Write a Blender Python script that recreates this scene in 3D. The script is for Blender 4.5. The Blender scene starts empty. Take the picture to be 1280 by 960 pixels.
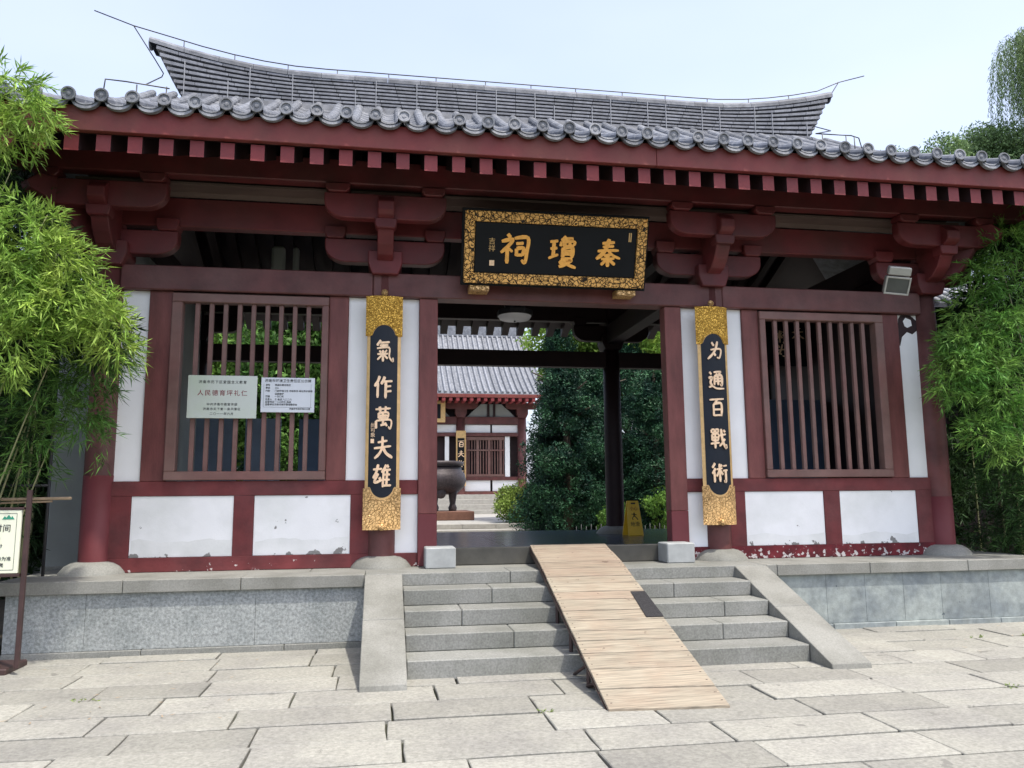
import bpy, bmesh, math, random
import numpy as np
from mathutils import Vector, Matrix, noise
random.seed(7)
rng = np.random.default_rng(7)
SC = bpy.context.scene
COL = SC.collection
PI = math.pi

# ------------------------------------------------------------------ camera
def cam_matrix(pos, yaw, pitch, roll):
    f = Vector((math.sin(yaw)*math.cos(pitch), math.cos(yaw)*math.cos(pitch), math.sin(pitch)))
    r = Vector((math.cos(yaw), -math.sin(yaw), 0)); u = r.cross(f)
    r2 = r*math.cos(roll)+u*math.sin(roll); u2 = -r*math.sin(roll)+u*math.cos(roll)
    m = Matrix((r2, u2, -f)).transposed().to_4x4()
    m.translation = pos
    return m
cd = bpy.data.cameras.new('camera'); cam = bpy.data.objects.new('camera', cd); COL.objects.link(cam)
cam.matrix_world = cam_matrix(Vector((-2.1348, -9.6174, 0.8264)), 0.1652, 0.1399, -0.0083)
cd.sensor_width = 36; cd.lens = 984.13*36/1280; cd.clip_start = 0.05; cd.clip_end = 2000
SC.camera = cam

# ------------------------------------------------------------------ world, sun, exposure
SUN = Vector((0.86, -1.0, 3.0)).normalized()       # towards the sun
el = math.asin(SUN.z); az = math.atan2(SUN.x, SUN.y)
w = bpy.data.worlds.new('World'); SC.world = w; w.use_nodes = True
nt = w.node_tree; nt.nodes.clear()
sky = nt.nodes.new('ShaderNodeTexSky'); sky.sky_type = 'NISHITA'; sky.sun_disc = False
sky.sun_elevation = el; sky.sun_rotation = az
sky.air_density = 1.0; sky.dust_density = 4.0; sky.ozone_density = 1.0
mixs = nt.nodes.new('ShaderNodeMix'); mixs.data_type = 'RGBA'; mixs.inputs[0].default_value = 0.26
# thin bright summer haze, a little whiter towards the sun's side and in soft banks
tc = nt.nodes.new('ShaderNodeTexCoord'); nz = nt.nodes.new('ShaderNodeTexNoise')
mp = nt.nodes.new('ShaderNodeMapping'); mp.inputs['Scale'].default_value = (1, 1, 2.5)
nz.inputs['Scale'].default_value = 1.6; nz.inputs['Detail'].default_value = 4; nz.inputs['Roughness'].default_value = .45
cr = nt.nodes.new('ShaderNodeValToRGB')
cr.color_ramp.elements[0].position = .35; cr.color_ramp.elements[0].color = (5.7, 6.1, 8.4, 1)
cr.color_ramp.elements[1].position = .7; cr.color_ramp.elements[1].color = (7.6, 7.8, 9.0, 1)
bg = nt.nodes.new('ShaderNodeBackground'); bg.inputs[1].default_value = 0.15
ow = nt.nodes.new('ShaderNodeOutputWorld')
L = nt.links.new
L(tc.outputs['Generated'], mp.inputs[0]); L(mp.outputs[0], nz.inputs[0]); L(nz.outputs[0], cr.inputs[0])
L(sky.outputs[0], mixs.inputs[6]); L(cr.outputs[0], mixs.inputs[7]); L(mixs.outputs[2], bg.inputs[0]); L(bg.outputs[0], ow.inputs[0])
sd = bpy.data.lights.new('sun', 'SUN'); sd.energy = 2.5; sd.angle = math.radians(1.2); sd.color = (1, .95, .86)
sun = bpy.data.objects.new('sun', sd); COL.objects.link(sun)
sun.rotation_euler = SUN.to_track_quat('Z', 'Y').to_euler()
SC.view_settings.view_transform = 'Standard'; SC.view_settings.look = 'None'
SC.view_settings.exposure = 0.90; SC.view_settings.gamma = 1
SC.cycles.max_bounces = 6

# ------------------------------------------------------------------ materials
MAT = {}
def mat(name, base, rough=.7, scale=6., var=.18, bump=.15, bscale=None, metal=0., spec=.4, objvar=.0,
        tint=None, tscale=1.3, tamt=0., streak=None, chips=None, transl=None, coat=0., island=0.):
    """general procedural surface: two-scale tone variation, fine relief, optional stains and chips"""
    if name in MAT: return MAT[name]
    m = bpy.data.materials.new(name); m.use_nodes = True; n = m.node_tree.nodes; l = m.node_tree.links.new
    b = n['Principled BSDF']; out = n['Material Output']
    geo = n.new('ShaderNodeNewGeometry')
    mpn = n.new('ShaderNodeMapping'); l(geo.outputs['Position'], mpn.inputs[0])
    if streak: mpn.inputs['Scale'].default_value = streak
    t = n.new('ShaderNodeTexNoise'); t.inputs['Scale'].default_value = scale; t.inputs['Detail'].default_value = 6
    t.inputs['Roughness'].default_value = .62; l(mpn.outputs[0], t.inputs[0])
    r = n.new('ShaderNodeMapRange'); r.inputs[1].default_value = .3; r.inputs[2].default_value = .7
    r.inputs[3].default_value = 1-var; r.inputs[4].default_value = 1+var; l(t.outputs[0], r.inputs[0])
    val = r.outputs[0]
    if objvar:
        oi = n.new('ShaderNodeObjectInfo'); r2 = n.new('ShaderNodeMapRange')
        r2.inputs[3].default_value = 1-objvar; r2.inputs[4].default_value = 1+objvar; l(oi.outputs['Random'], r2.inputs[0])
        mu = n.new('ShaderNodeMath'); mu.operation = 'MULTIPLY'; l(val, mu.inputs[0]); l(r2.outputs[0], mu.inputs[1]); val = mu.outputs[0]
    if island:
        r2 = n.new('ShaderNodeMapRange')
        r2.inputs[3].default_value = 1-island; r2.inputs[4].default_value = 1+island; l(geo.outputs['Random Per Island'], r2.inputs[0])
        mu = n.new('ShaderNodeMath'); mu.operation = 'MULTIPLY'; l(val, mu.inputs[0]); l(r2.outputs[0], mu.inputs[1]); val = mu.outputs[0]
    colsock = None
    rgb = n.new('ShaderNodeRGB'); rgb.outputs[0].default_value = (*base, 1); colsock = rgb.outputs[0]
    if tint:
        t2 = n.new('ShaderNodeTexNoise'); t2.inputs['Scale'].default_value = tscale; t2.inputs['Detail'].default_value = 5
        t2.inputs['Roughness'].default_value = .6; l(geo.outputs['Position'], t2.inputs[0])
        r3 = n.new('ShaderNodeMapRange'); r3.inputs[1].default_value = .42; r3.inputs[2].default_value = .66; r3.inputs[4].default_value = tamt
        l(t2.outputs[0], r3.inputs[0])
        mx = n.new('ShaderNodeMix'); mx.data_type = 'RGBA'; l(r3.outputs[0], mx.inputs[0]); l(colsock, mx.inputs[6]); mx.inputs[7].default_value = (*tint, 1)
        colsock = mx.outputs[2]
    vm = n.new('ShaderNodeVectorMath'); vm.operation = 'SCALE'; l(colsock, vm.inputs[0]); l(val, vm.inputs['Scale'])
    colsock = vm.outputs[0]
    if chips:      # (colour, noise scale, threshold, z_lo, z_hi): worn patches where noise passes, more so below z_hi
        cc, cs, th, zlo, zhi = chips
        t4 = n.new('ShaderNodeTexNoise'); t4.inputs['Scale'].default_value = cs; t4.inputs['Detail'].default_value = 7; t4.inputs['Roughness'].default_value = .6
        l(geo.outputs['Position'], t4.inputs[0])
        sx = n.new('ShaderNodeSeparateXYZ'); l(geo.outputs['Position'], sx.inputs[0])
        mz = n.new('ShaderNodeMapRange'); mz.inputs[1].default_value = zlo; mz.inputs[2].default_value = zhi
        mz.inputs[3].default_value = .16; mz.inputs[4].default_value = 0; l(sx.outputs[2], mz.inputs[0])
        ad = n.new('ShaderNodeMath'); l(t4.outputs[0], ad.inputs[0]); l(mz.outputs[0], ad.inputs[1])
        g = n.new('ShaderNodeMapRange'); g.inputs[1].default_value = th; g.inputs[2].default_value = th+.012; l(ad.outputs[0], g.inputs[0])
        mx = n.new('ShaderNodeMix'); mx.data_type = 'RGBA'; l(g.outputs[0], mx.inputs[0]); l(colsock, mx.inputs[6]); mx.inputs[7].default_value = (*cc, 1)
        colsock = mx.outputs[2]
    l(colsock, b.inputs['Base Color'])
    b.inputs['Roughness'].default_value = rough; b.inputs['Metallic'].default_value = metal
    b.inputs['Specular IOR Level'].default_value = spec; b.inputs['Coat Weight'].default_value = coat
    if bump:
        t3 = n.new('ShaderNodeTexNoise'); t3.inputs['Scale'].default_value = bscale or scale*6; t3.inputs['Detail'].default_value = 4
        l(mpn.outputs[0], t3.inputs[0])
        bp = n.new('ShaderNodeBump'); bp.inputs['Strength'].default_value = bump; bp.inputs['Distance'].default_value = .01
        l(t3.outputs[0], bp.inputs['Height']); l(bp.outputs[0], b.inputs['Normal'])
    if transl:
        tr = n.new('ShaderNodeBsdfTranslucent'); ms = n.new('ShaderNodeMixShader'); ms.inputs[0].default_value = transl
        l(colsock, tr.inputs[0]); l(b.outputs[0], ms.inputs[1]); l(tr.outputs[0], ms.inputs[2]); l(ms.outputs[0], out.inputs[0])
    MAT[name] = m
    return m

def gold_relief(name, scale, dark=(.05, .018, .004), base=(.75, .42, .09), thr=(.05, .16), metal=.35, winding=1.5):
    """carved scrollwork gilding: raised gold, dark crevices"""
    m = bpy.data.materials.new(name); m.use_nodes = True; n = m.node_tree.nodes; l = m.node_tree.links.new
    b = n['Principled BSDF']; geo = n.new('ShaderNodeNewGeometry')
    nn = n.new('ShaderNodeTexNoise'); nn.inputs['Scale'].default_value = scale*.5; nn.inputs['Detail'].default_value = 1.5
    nn.inputs['Distortion'].default_value = winding
    l(geo.outputs['Position'], nn.inputs[0])
    ab = n.new('ShaderNodeMath'); ab.operation = 'SUBTRACT'; ab.inputs[1].default_value = .5; l(nn.outputs[0], ab.inputs[0])
    a2 = n.new('ShaderNodeMath'); a2.operation = 'ABSOLUTE'; l(ab.outputs[0], a2.inputs[0])
    v = n.new('ShaderNodeTexVoronoi'); v.feature = 'DISTANCE_TO_EDGE'; v.inputs['Scale'].default_value = scale; l(geo.outputs['Position'], v.inputs[0])
    mn = n.new('ShaderNodeMath'); mn.operation = 'MINIMUM'; 
    s1 = n.new('ShaderNodeMath'); s1.operation = 'MULTIPLY'; s1.inputs[1].default_value = 2.2; l(a2.outputs[0], s1.inputs[0])
    l(s1.outputs[0], mn.inputs[0]); l(v.outputs[0], mn.inputs[1])
    g = n.new('ShaderNodeMapRange'); g.inputs[1].default_value = thr[0]; g.inputs[2].default_value = thr[1]; l(mn.outputs[0], g.inputs[0])
    mx = n.new('ShaderNodeMix'); mx.data_type = 'RGBA'; l(g.outputs[0], mx.inputs[0]); mx.inputs[6].default_value = (*dark, 1); mx.inputs[7].default_value = (*base, 1)
    l(mx.outputs[2], b.inputs['Base Color']); b.inputs['Metallic'].default_value = metal; b.inputs['Roughness'].default_value = .38
    bp = n.new('ShaderNodeBump'); bp.inputs['Strength'].default_value = .9; bp.inputs['Distance'].default_value = .012
    l(g.outputs[0], bp.inputs['Height']); l(bp.outputs[0], b.inputs['Normal'])
    MAT[name] = m
    return m

RED = mat('red_painted_wood', (.125, .041, .038), .5, 3.0, .30, .22, 34, objvar=.10, tint=(.115, .062, .056), tscale=1.1, tamt=.6,
          streak=(1, 1, 1), chips=((.34, .24, .21), 8, .755, -2, -1), spec=.35)
POSTRED = mat('sun_faded_red_post', (.16, .054, .047), .52, 2.5, .30, .22, 34, objvar=.10, tint=(.13, .038, .036), tscale=1.2, tamt=.8, streak=(2.5, 2.5, .6), chips=((.36, .27, .24), 8, .74, -2, -1), spec=.35)
MIDRED = mat('shaded_bracket_paint', (.135, .024, .026), .5, 3.0, .22, .12, 40, objvar=.12, tint=(.085, .03, .028), tscale=1.4, tamt=.8, chips=((.40, .33, .30), 10, .80, -2, -1), spec=.35)  # same paint as the lintel, deepened to put eave shade into the colour
REDWALL = mat('red_lime_wall', (.155, .034, .035), .62, 3.0, .3, .25, 26, tint=(.12, .042, .042), tscale=1.7, tamt=.7,
          chips=((.55, .48, .45), 11, .765, 0, .28), spec=.3)
REDPEEL = mat('peeling_red_base', (.14, .018, .024), .7, 4.0, .2, .3, 30, tint=(.05, .012, .015), tscale=6, tamt=.8,
          chips=((.50, .47, .45), 16, .705, .05, .20), spec=.25)
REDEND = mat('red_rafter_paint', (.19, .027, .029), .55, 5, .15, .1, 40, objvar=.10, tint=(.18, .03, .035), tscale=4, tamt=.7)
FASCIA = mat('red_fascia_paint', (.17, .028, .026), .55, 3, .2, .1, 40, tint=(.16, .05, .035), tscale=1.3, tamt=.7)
DARKRED = mat('dark_red_shade_and_peel', (.022, .009, .010), .6, 3, .25, .1, 40, objvar=.12)  # timber red darkened to hold interior shade in its colour; also the peeled patch
GREYWOOD = mat('weathered_brown_board', (.11, .075, .065), .7, 4, .25, .1, 40, streak=(.3, 1, 1))
FRAMEBROWN = mat('brown_window_paint', (.175, .10, .084), .5, 4, .18, .1, 40, objvar=.10, tint=(.18, .078, .068), tscale=1.5, tamt=.7)
WHITE = mat('white_plaster', (.88, .885, .875), .85, 2.2, .04, .15, 60, tint=(.70, .715, .68), tscale=1.6, tamt=.6, spec=.1,
            chips=((.25, .245, .23), 6.5, .685, .16, .26))
WHITECLEAN = mat('white_plaster_upper', (.88, .885, .88), .85, 2.2, .03, .1, 60, tint=(.78, .80, .78), tscale=1.3, tamt=.45, spec=.1)
VEIL = mat('stained_plaster', (.83, .835, .81), .88, 3, .05, .2, 50, tint=(.70, .715, .68), tscale=2.4, tamt=.7, spec=.1, chips=((.25, .245, .23), 6.5, .685, .16, .26))
GREYPLASTER = mat('grey_white_yard_plaster', (.33, .35, .34), .85, 1.5, .10, .1, 60, spec=.1, tint=(.3, .32, .3), tscale=.8, tamt=.6)
GRANITE = mat('grey_granite', (.235, .238, .220), .75, 55, .26, .35, 160, objvar=.07, tint=(.15, .155, .135), tscale=1.6, tamt=.7, spec=.3)
GRANITE2 = mat('smooth_grey_granite', (.245, .245, .222), .7, 60, .18, .2, 160, objvar=.05, tint=(.15, .15, .13), tscale=1.5, tamt=.8, spec=.3)
BLUESTONE = mat('blue_grey_pecked_stone', (.30, .318, .31), .8, 34, .42, .5, 120, objvar=.05, tint=(.22, .24, .235), tscale=2.6, tamt=.9, spec=.3)
BLUESTONE2 = mat('blue_grey_water_stained_stone', (.28, .31, .295), .75, 12, .22, .25, 90, objvar=.06, tint=(.16, .185, .195), tscale=2.6, tamt=.85, spec=.3,
                 chips=((.09, .11, .12), 4.5, .69, -2, -1))
PAVER = mat('buff_granite_paver', (.285, .280, .245), .82, 38, .24, .35, 130, objvar=.15, tint=(.225, .22, .20), tscale=1.3, tamt=.8, spec=.2,
            chips=((.19, .185, .165), 4.5, .67, -3, -2))
JOINT = mat('dark_joint_soil', (.05, .05, .035), .95, 8, .3, .3, 40, tint=(.05, .07, .03), tscale=3, tamt=.8)
SOIL = mat('brown_soil', (.06, .048, .032), .95, 5, .4, .5, 30)
TILE = mat('grey_roof_tile', (.12, .13, .15), .62, 9, .30, .3, 60, objvar=.22, tint=(.22, .23, .25), tscale=3.5, tamt=.6, spec=.35)
TILEEND = mat('grey_tile_end', (.215, .225, .245), .6, 16, .30, .4, 70, objvar=.26, tint=(.09, .10, .12), tscale=5, tamt=.6)
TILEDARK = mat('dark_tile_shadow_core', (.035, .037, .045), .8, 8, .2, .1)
MORTAR = mat('pale_mortar', (.32, .33, .35), .85, 12, .15, .2)
RIDGE = mat('ridge_tile_clay', (.19, .20, .225), .6, 14, .3, .3, 70, objvar=.14, tint=(.11, .12, .14), tscale=3, tamt=.6)
WOOD = mat('pine_ramp_plank', (.29, .240, .180), .7, 5, .42, .3, 12, objvar=.10, streak=(.5, 16, 16), tint=(.27, .20, .15), tscale=3.0, tamt=.6,
           chips=((.14, .10, .075), 6, .68, -3, -2), spec=.25)
WOODPALE = mat('bleached_ramp_plank', (.305, .268, .205), .72, 5, .42, .3, 12, objvar=.09, streak=(.5, 16, 16), tint=(.29, .225, .165), tscale=3.0, tamt=.6,
           chips=((.17, .135, .10), 6, .68, -3, -2), spec=.25)
STEEL = mat('dark_brown_steel', (.045, .022, .02), .5, 8, .25, .1, 50, spec=.5)
BLACKSTEEL = mat('black_steel', (.02, .02, .022), .45, 8, .2, .05, spec=.5)
RUBBER = mat('black_rubber_mat', (.025, .024, .026), .9, 60, .6, .8, 90)
LACQUER = mat('black_lacquer', (.007, .008, .010), .45, 3, .2, .02, spec=.22)
NAVY = mat('blue_black_lacquer', (.008, .012, .020), .45, 3, .2, .02, spec=.3)
GOLD = mat('plain_gold', (.72, .47, .20), .4, 12, .18, .15, 40, metal=.3, spec=.5)
GOLDTEXT = mat('gilt_lettering', (.98, .48, .10), .42, 25, .15, .1, 40, metal=.15, spec=.5)
PALEGOLD = mat('pale_gilt_lettering', (.93, .66, .42), .42, 25, .15, .1, 40, metal=.15, spec=.5)
RELIEF_TOP = gold_relief('gold_scroll_relief', 36, base=(.95, .56, .09), dark=(.58, .30, .05), thr=(.0, .10))
RELIEF_LOW = gold_relief('pale_gold_dragon_relief', 26, base=(.82, .52, .22), dark=(.36, .20, .07), thr=(.0, .08))
RELIEF_FRAME = gold_relief('gold_black_scroll_frame', 17, base=(.90, .50, .15), dark=(.015, .008, .004), thr=(.022, .07), metal=.15, winding=2.5)
FLOOR = mat('polished_dark_slate_floor', (.035, .055, .085), .22, 2, .25, .03, spec=.5, tint=(.05, .06, .07), tscale=1.5, tamt=.6)
THRESH = mat('grey_brown_threshold', (.075, .072, .06), .6, 5, .2, .1, tint=(.05, .05, .045), tscale=2, tamt=.6)
BLOCKSTONE = mat('white_marble_block', (.36, .375, .37), .6, 4, .12, .1, tint=(.25, .265, .26), tscale=3.5, tamt=.6)
BRASS = mat('brushed_steel_notice', (.56, .60, .54), .38, 30, .05, .04, streak=(1, 1, 12), metal=.25, tint=(.50, .58, .44), tscale=1.6, tamt=.7, spec=.4)
PAPER = mat('pale_grey_notice', (.66, .70, .74), .5, 3, .04, 0)
CREAM = mat('cream_sign_face', (.72, .74, .58), .45, 3, .04, 0)
INK = mat('black_ink', (.02, .02, .022), .6, 3, .1, 0)
REDINK = mat('dark_red_ink', (.22, .02, .03), .6, 3, .1, 0)
GREENINK = mat('green_logo_ink', (.03, .25, .16), .6, 3, .1, 0)
YELLOW = mat('yellow_plastic', (.75, .48, .03), .4, 3, .08, .03, spec=.5)
ALU = mat('cast_aluminium', (.42, .42, .38), .45, 10, .12, .1, metal=.5)
GLASS = mat('lamp_glass', (.05, .055, .05), .3, 3, .3, 0, spec=.9)
DIFFUSER = mat('white_lamp_diffuser', (.75, .75, .78), .4, 3, .03, 0)
BOARDBLUE = mat('blue_grey_display_panel', (.10, .15, .23), .5, 2, .15, .05, objvar=.2)
BOARDPALE = mat('pale_blue_display_panel', (.26, .33, .42), .5, 2, .15, .05, objvar=.2)
BRONZE = mat('dark_cast_bronze', (.055, .045, .048), .5, 14, .35, .8, 26, metal=.3)
REDFOOT = mat('fresh_red_repaint', (.155, .032, .036), .6, 3.0, .15, .12, 30, tint=(.13, .032, .036), tscale=1.5, tamt=.6, chips=((.5, .42, .4), 12, .76, 0, .2))
PLINTH = mat('brown_red_plinth', (.16, .075, .05), .7, 6, .2, .2)
LIGHTSTONE = mat('pale_court_stone', (.34, .33, .30), .85, 8, .15, .2, tint=(.27, .26, .24), tscale=1, tamt=.6)
BARK = mat('tree_bark', (.07, .055, .04), .9, 8, .3, .6, 30)
CULM = mat('bamboo_culm', (.20, .22, .09), .5, 6, .25, .1, tint=(.28, .24, .14), tscale=3, tamt=.7)
DRYCULM = mat('dry_bamboo_pole', (.33, .24, .15), .6, 6, .2, .2)
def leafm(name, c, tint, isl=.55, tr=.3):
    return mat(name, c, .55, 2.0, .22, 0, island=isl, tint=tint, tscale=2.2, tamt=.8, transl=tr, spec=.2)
LEAF_BRIGHT = leafm('yellow_green_bamboo_leaf', (.20, .34, .06), (.35, .46, .09))  # these bamboo greens are sunlit to shaded copies, light put into the colour
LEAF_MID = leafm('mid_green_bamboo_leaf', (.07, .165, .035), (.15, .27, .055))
LEAF_DARK = leafm('shade_darkened_leaf', (.02, .048, .016), (.04, .075, .022))  # darkest copy: shade among the foliage is put into the leaf colour
LEAF_SHADE = leafm('half_shade_bamboo_leaf', (.035, .085, .025), (.07, .14, .035))  # undergrowth copy, partly darkened to carry shade in its green
LEAF_RIGHT = leafm('fresh_green_bamboo_leaf', (.10, .24, .045), (.26, .42, .09))
CONIFER = leafm('blue_green_conifer', (.010, .036, .024), (.05, .14, .055), tr=.12)
BROAD = leafm('broad_green_leaf', (.09, .19, .035), (.16, .28, .05))
BUSH = leafm('light_green_shrub', (.20, .29, .06), (.27, .34, .08))
PALETREE = leafm('hazy_pale_leaf', (.15, .235, .10), (.20, .29, .11))  # treetop green lightened, so distance haze is in the colour
WILLOW = leafm('grey_green_willow', (.15, .225, .085), (.20, .28, .12))

# ------------------------------------------------------------------ helpers
def link(name, me, m, parent=None, kind=None, loc=None, rot=None, label=None):
    o = bpy.data.objects.new(name, me); COL.objects.link(o)
    if m is not None and len(me.materials) == 0: me.materials.append(m)
    if parent is not None: o.parent = parent
    if loc is not None: o.location = loc
    if rot is not None: o.rotation_euler = rot
    if kind: o['kind'] = kind
    if label: o['label'] = label
    return o
def thing(name, label, cat, loc=(0, 0, 0), rotz=0, group=None):
    o = bpy.data.objects.new(name, None); COL.objects.link(o); o.empty_display_size = .2
    o.location = loc; o.rotation_euler = (0, 0, rotz); o['label'] = label; o['category'] = cat
    if group: o['group'] = group
    return o
def tag(o, label, cat, group=None):
    o['label'] = label; o['category'] = cat
    if group: o['group'] = group
    return o
def pymesh(name, v, f):
    me = bpy.data.meshes.new(name); me.from_pydata([tuple(p) for p in v], [], f); me.update(); return me
BOXF = [(0, 3, 2, 1), (4, 5, 6, 7), (0, 1, 5, 4), (1, 2, 6, 5), (2, 3, 7, 6), (3, 0, 4, 7)]
def box_me(x0, x1, y0, y1, z0, z1, bev=0., seg=1):
    x0, x1 = min(x0, x1), max(x0, x1)
    v = [(x0, y0, z0), (x1, y0, z0), (x1, y1, z0), (x0, y1, z0), (x0, y0, z1), (x1, y0, z1), (x1, y1, z1), (x0, y1, z1)]
    me = pymesh('m', v, BOXF)
    if bev:
        bm = bmesh.new(); bm.from_mesh(me); bmesh.ops.bevel(bm, geom=list(bm.edges), offset=bev, segments=seg, affect='EDGES'); bm.to_mesh(me); bm.free()
    return me
def box(name, x0, x1, y0, y1, z0, z1, m, parent=None, bev=.006, **k):
    return link(name, box_me(x0, x1, y0, y1, z0, z1, bev), m, parent, **k)
def prism_me(pts, a0, a1, axis='y', bev=0.):
    """outline pts in a plane, extruded along axis: 'y' pts=(x,z); 'x' pts=(y,z); 'z' pts=(x,y)"""
    n = len(pts)
    def P(p, a): return (p[0], a, p[1]) if axis == 'y' else ((a, p[0], p[1]) if axis == 'x' else (p[0], p[1], a))
    v = [P(p, a0) for p in pts]+[P(p, a1) for p in pts]
    f = [tuple(range(n)), tuple(range(2*n-1, n-1, -1))]+[(i, i+n, (i+1) % n+n, (i+1) % n) for i in range(n)]
    me = pymesh('m', v, f)
    bm = bmesh.new(); bm.from_mesh(me)
    if bev: bmesh.ops.bevel(bm, geom=list(bm.edges), offset=bev, segments=1, affect='EDGES')
    bmesh.ops.recalc_face_normals(bm, faces=bm.faces); bm.to_mesh(me); bm.free()
    return me
def lathe_me(prof, n=28, arc=(0, 2*PI), smooth=True):
    v = []; f = []
    full = abs(arc[1]-arc[0]-2*PI) < 1e-6; k = n if full else n+1
    for r, z in prof:
        for i in range(k):
            a = arc[0]+(arc[1]-arc[0])*i/n; v.append((r*math.cos(a), r*math.sin(a), z))
    for j in range(len(prof)-1):
        for i in range(n):
            i2 = (i+1) % k; f.append((j*k+i, j*k+i2, (j+1)*k+i2, (j+1)*k+i))
    me = pymesh('m', v, f)
    if smooth:
        me.polygons.foreach_set('use_smooth', [True]*len(me.polygons))
    return me
def tube_geo(pts, rad, n=6):
    pts = [Vector(p) for p in pts]; v = []; f = []
    for i, p in enumerate(pts):
        d = (pts[min(i+1, len(pts)-1)]-pts[max(i-1, 0)]).normalized()
        a = d.orthogonal().normalized() if abs(d.z) < .9 else d.cross(Vector((0, 1, 0))).normalized()
        a = (Vector((0, 0, 1)).cross(d)).normalized() if abs(d.z) < .9 else a
        b = d.cross(a); r = rad[i] if hasattr(rad, '__len__') else rad
        for k in range(n):
            t = 2*PI*k/n; v.append(p+a*math.cos(t)*r+b*math.sin(t)*r)
    for i in range(len(pts)-1):
        for k in range(n):
            f.append((i*n+k, i*n+(k+1) % n, (i+1)*n+(k+1) % n, (i+1)*n+k))
    f.append(tuple(range(n-1, -1, -1))); f.append(tuple(range((len(pts)-1)*n, len(pts)*n)))
    return v, f
def tube(name, pts, rad, m, parent=None, n=6, **k):
    v, f = tube_geo(pts, rad, n); me = pymesh('m', v, f)
    me.polygons.foreach_set('use_smooth', [True]*len(me.polygons))
    return link(name, me, m, parent, **k)
class MB:
    def __init__(s): s.v = []; s.f = []
    def add(s, v, f):
        o = len(s.v); s.v += [tuple(p) for p in v]; s.f += [tuple(i+o for i in q) for q in f]; return s
    def box(s, x0, x1, y0, y1, z0, z1, M=None):
        v = [Vector(p) for p in [(x0, y0, z0), (x1, y0, z0), (x1, y1, z0), (x0, y1, z0), (x0, y0, z1), (x1, y0, z1), (x1, y1, z1), (x0, y1, z1)]]
        if M: v = [M @ p for p in v]
        return s.add(v, BOXF)
    def tube(s, pts, r, n=6): return s.add(*tube_geo(pts, r, n))
    def build(s, name, m, parent=None, **k): return link(name, pymesh('m', s.v, s.f), m, parent, **k)
def text_me(body, size, depth=.0, align='CENTER', spacing=1.0):
    c = bpy.data.curves.new('t', 'FONT'); c.body = body; c.size = size; c.align_x = align; c.align_y = 'CENTER'; c.extrude = depth
    c.space_character = spacing; c.resolution_u = 2
    o = bpy.data.objects.new('t', c); COL.objects.link(o)
    dg = bpy.context.evaluated_depsgraph_get()
    me = bpy.data.meshes.new_from_object(o.evaluated_get(dg))
    bpy.data.objects.remove(o); bpy.data.curves.remove(c)
    me.materials.clear()
    return me
def text(name, body, size, m, parent, loc, rot=(PI/2, 0, 0), **k):
    return link(name, text_me(body, size, .0015, **k), m, parent, loc=loc, rot=rot)

# --- brush-written characters: strokes on a 0..100 grid
GL = {
'qin': "28,82 72,87|30,70 70,74|12,55 50,59 88,60|52,98 44,70 30,46 8,28|52,56 68,42 94,32|62,46 36,39|26,28 74,32|50,44 50,2|46,28 26,8|54,28 76,10",
'qiong': "6,80 34,84|8,56 32,60|2,24 36,38|20,80 18,28|62,100 46,84|54,90 84,93 70,80|46,82 43,66|46,80 92,83 86,68|58,78 55,66|74,79 80,67|52,62 52,26|52,62 84,63 84,28|52,50 82,51|52,40 82,41|60,27 42,6|46,20 82,22 64,8 40,-4|54,16 72,4 100,-6",
'ci': "24,100 34,88|4,74 42,82 24,56 2,36|24,60 24,0|28,52 42,40|48,86 94,89 92,40 86,6 74,14|54,68 80,71|56,52 56,26|56,52 80,54 78,28|56,30 78,31",
'qi': "34,98 14,74|30,86 80,90|28,74 72,77|14,61 76,65 78,24 96,4 97,20|26,51 36,42|66,54 54,43|16,35 72,38|45,54 45,2|43,34 16,10|48,34 70,15",
'zuo': "30,98 20,74 4,52|21,70 21,2|56,96 48,78 38,62|48,74 96,77|62,74 62,0|64,52 90,55|64,30 92,33",
'wan': "12,86 90,90|34,98 37,76|66,99 61,76|28,70 28,46|28,70 76,71 73,46|28,58 73,59|28,47 73,48|50,70 50,14|14,36 14,2|14,36 88,39 87,2 76,10|36,16 64,21|60,28 70,12",
'fu': "26,73 76,79|6,48 94,55|52,98 48,52 32,24 6,4|52,50 68,24 98,4",
'xiong': "2,76 48,81|27,99 18,62 4,38|30,60 12,22 42,29|36,44 47,26|68,99 58,80 46,64|56,80 56,2|56,76 92,79|58,56 90,58|58,34 90,36|56,9 98,12|74,79 74,9|72,99 80,87",
'wei': "30,94 46,76|68,100 56,58 34,28 6,4|24,54 88,60 84,16 66,16|44,40 58,24",
'tong': "40,92 86,94 64,78|54,86 68,76|42,72 40,24|42,72 88,73 88,26 78,30|42,58 88,59|42,44 88,45|64,73 64,24|12,94 24,82|4,62 26,65 14,40 26,22|2,15 26,19 52,7 100,5",
'bai': "4,88 96,93|54,91 38,70|28,66 28,4|28,66 78,68 77,4|28,37 77,39|28,7 77,9",
'zhan': "6,94 7,78|6,94 24,95 23,78|7,79 23,80|32,95 33,79|32,95 50,96 49,79|33,80 49,81|10,70 11,38|10,70 50,72 48,38|10,54 49,55|11,39 48,40|0,22 56,28|29,70 29,-2|54,64 98,72|68,99 74,50 84,22 98,2 99,20|92,48 76,28 56,10|84,93 94,82",
'shu': "22,98 4,74|24,72 2,44|15,58 15,0|30,66 68,71|50,94 50,2|48,62 28,30|52,62 70,38|58,90 66,80|74,82 96,85|70,58 99,61|87,60 86,4 76,10",
}
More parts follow.
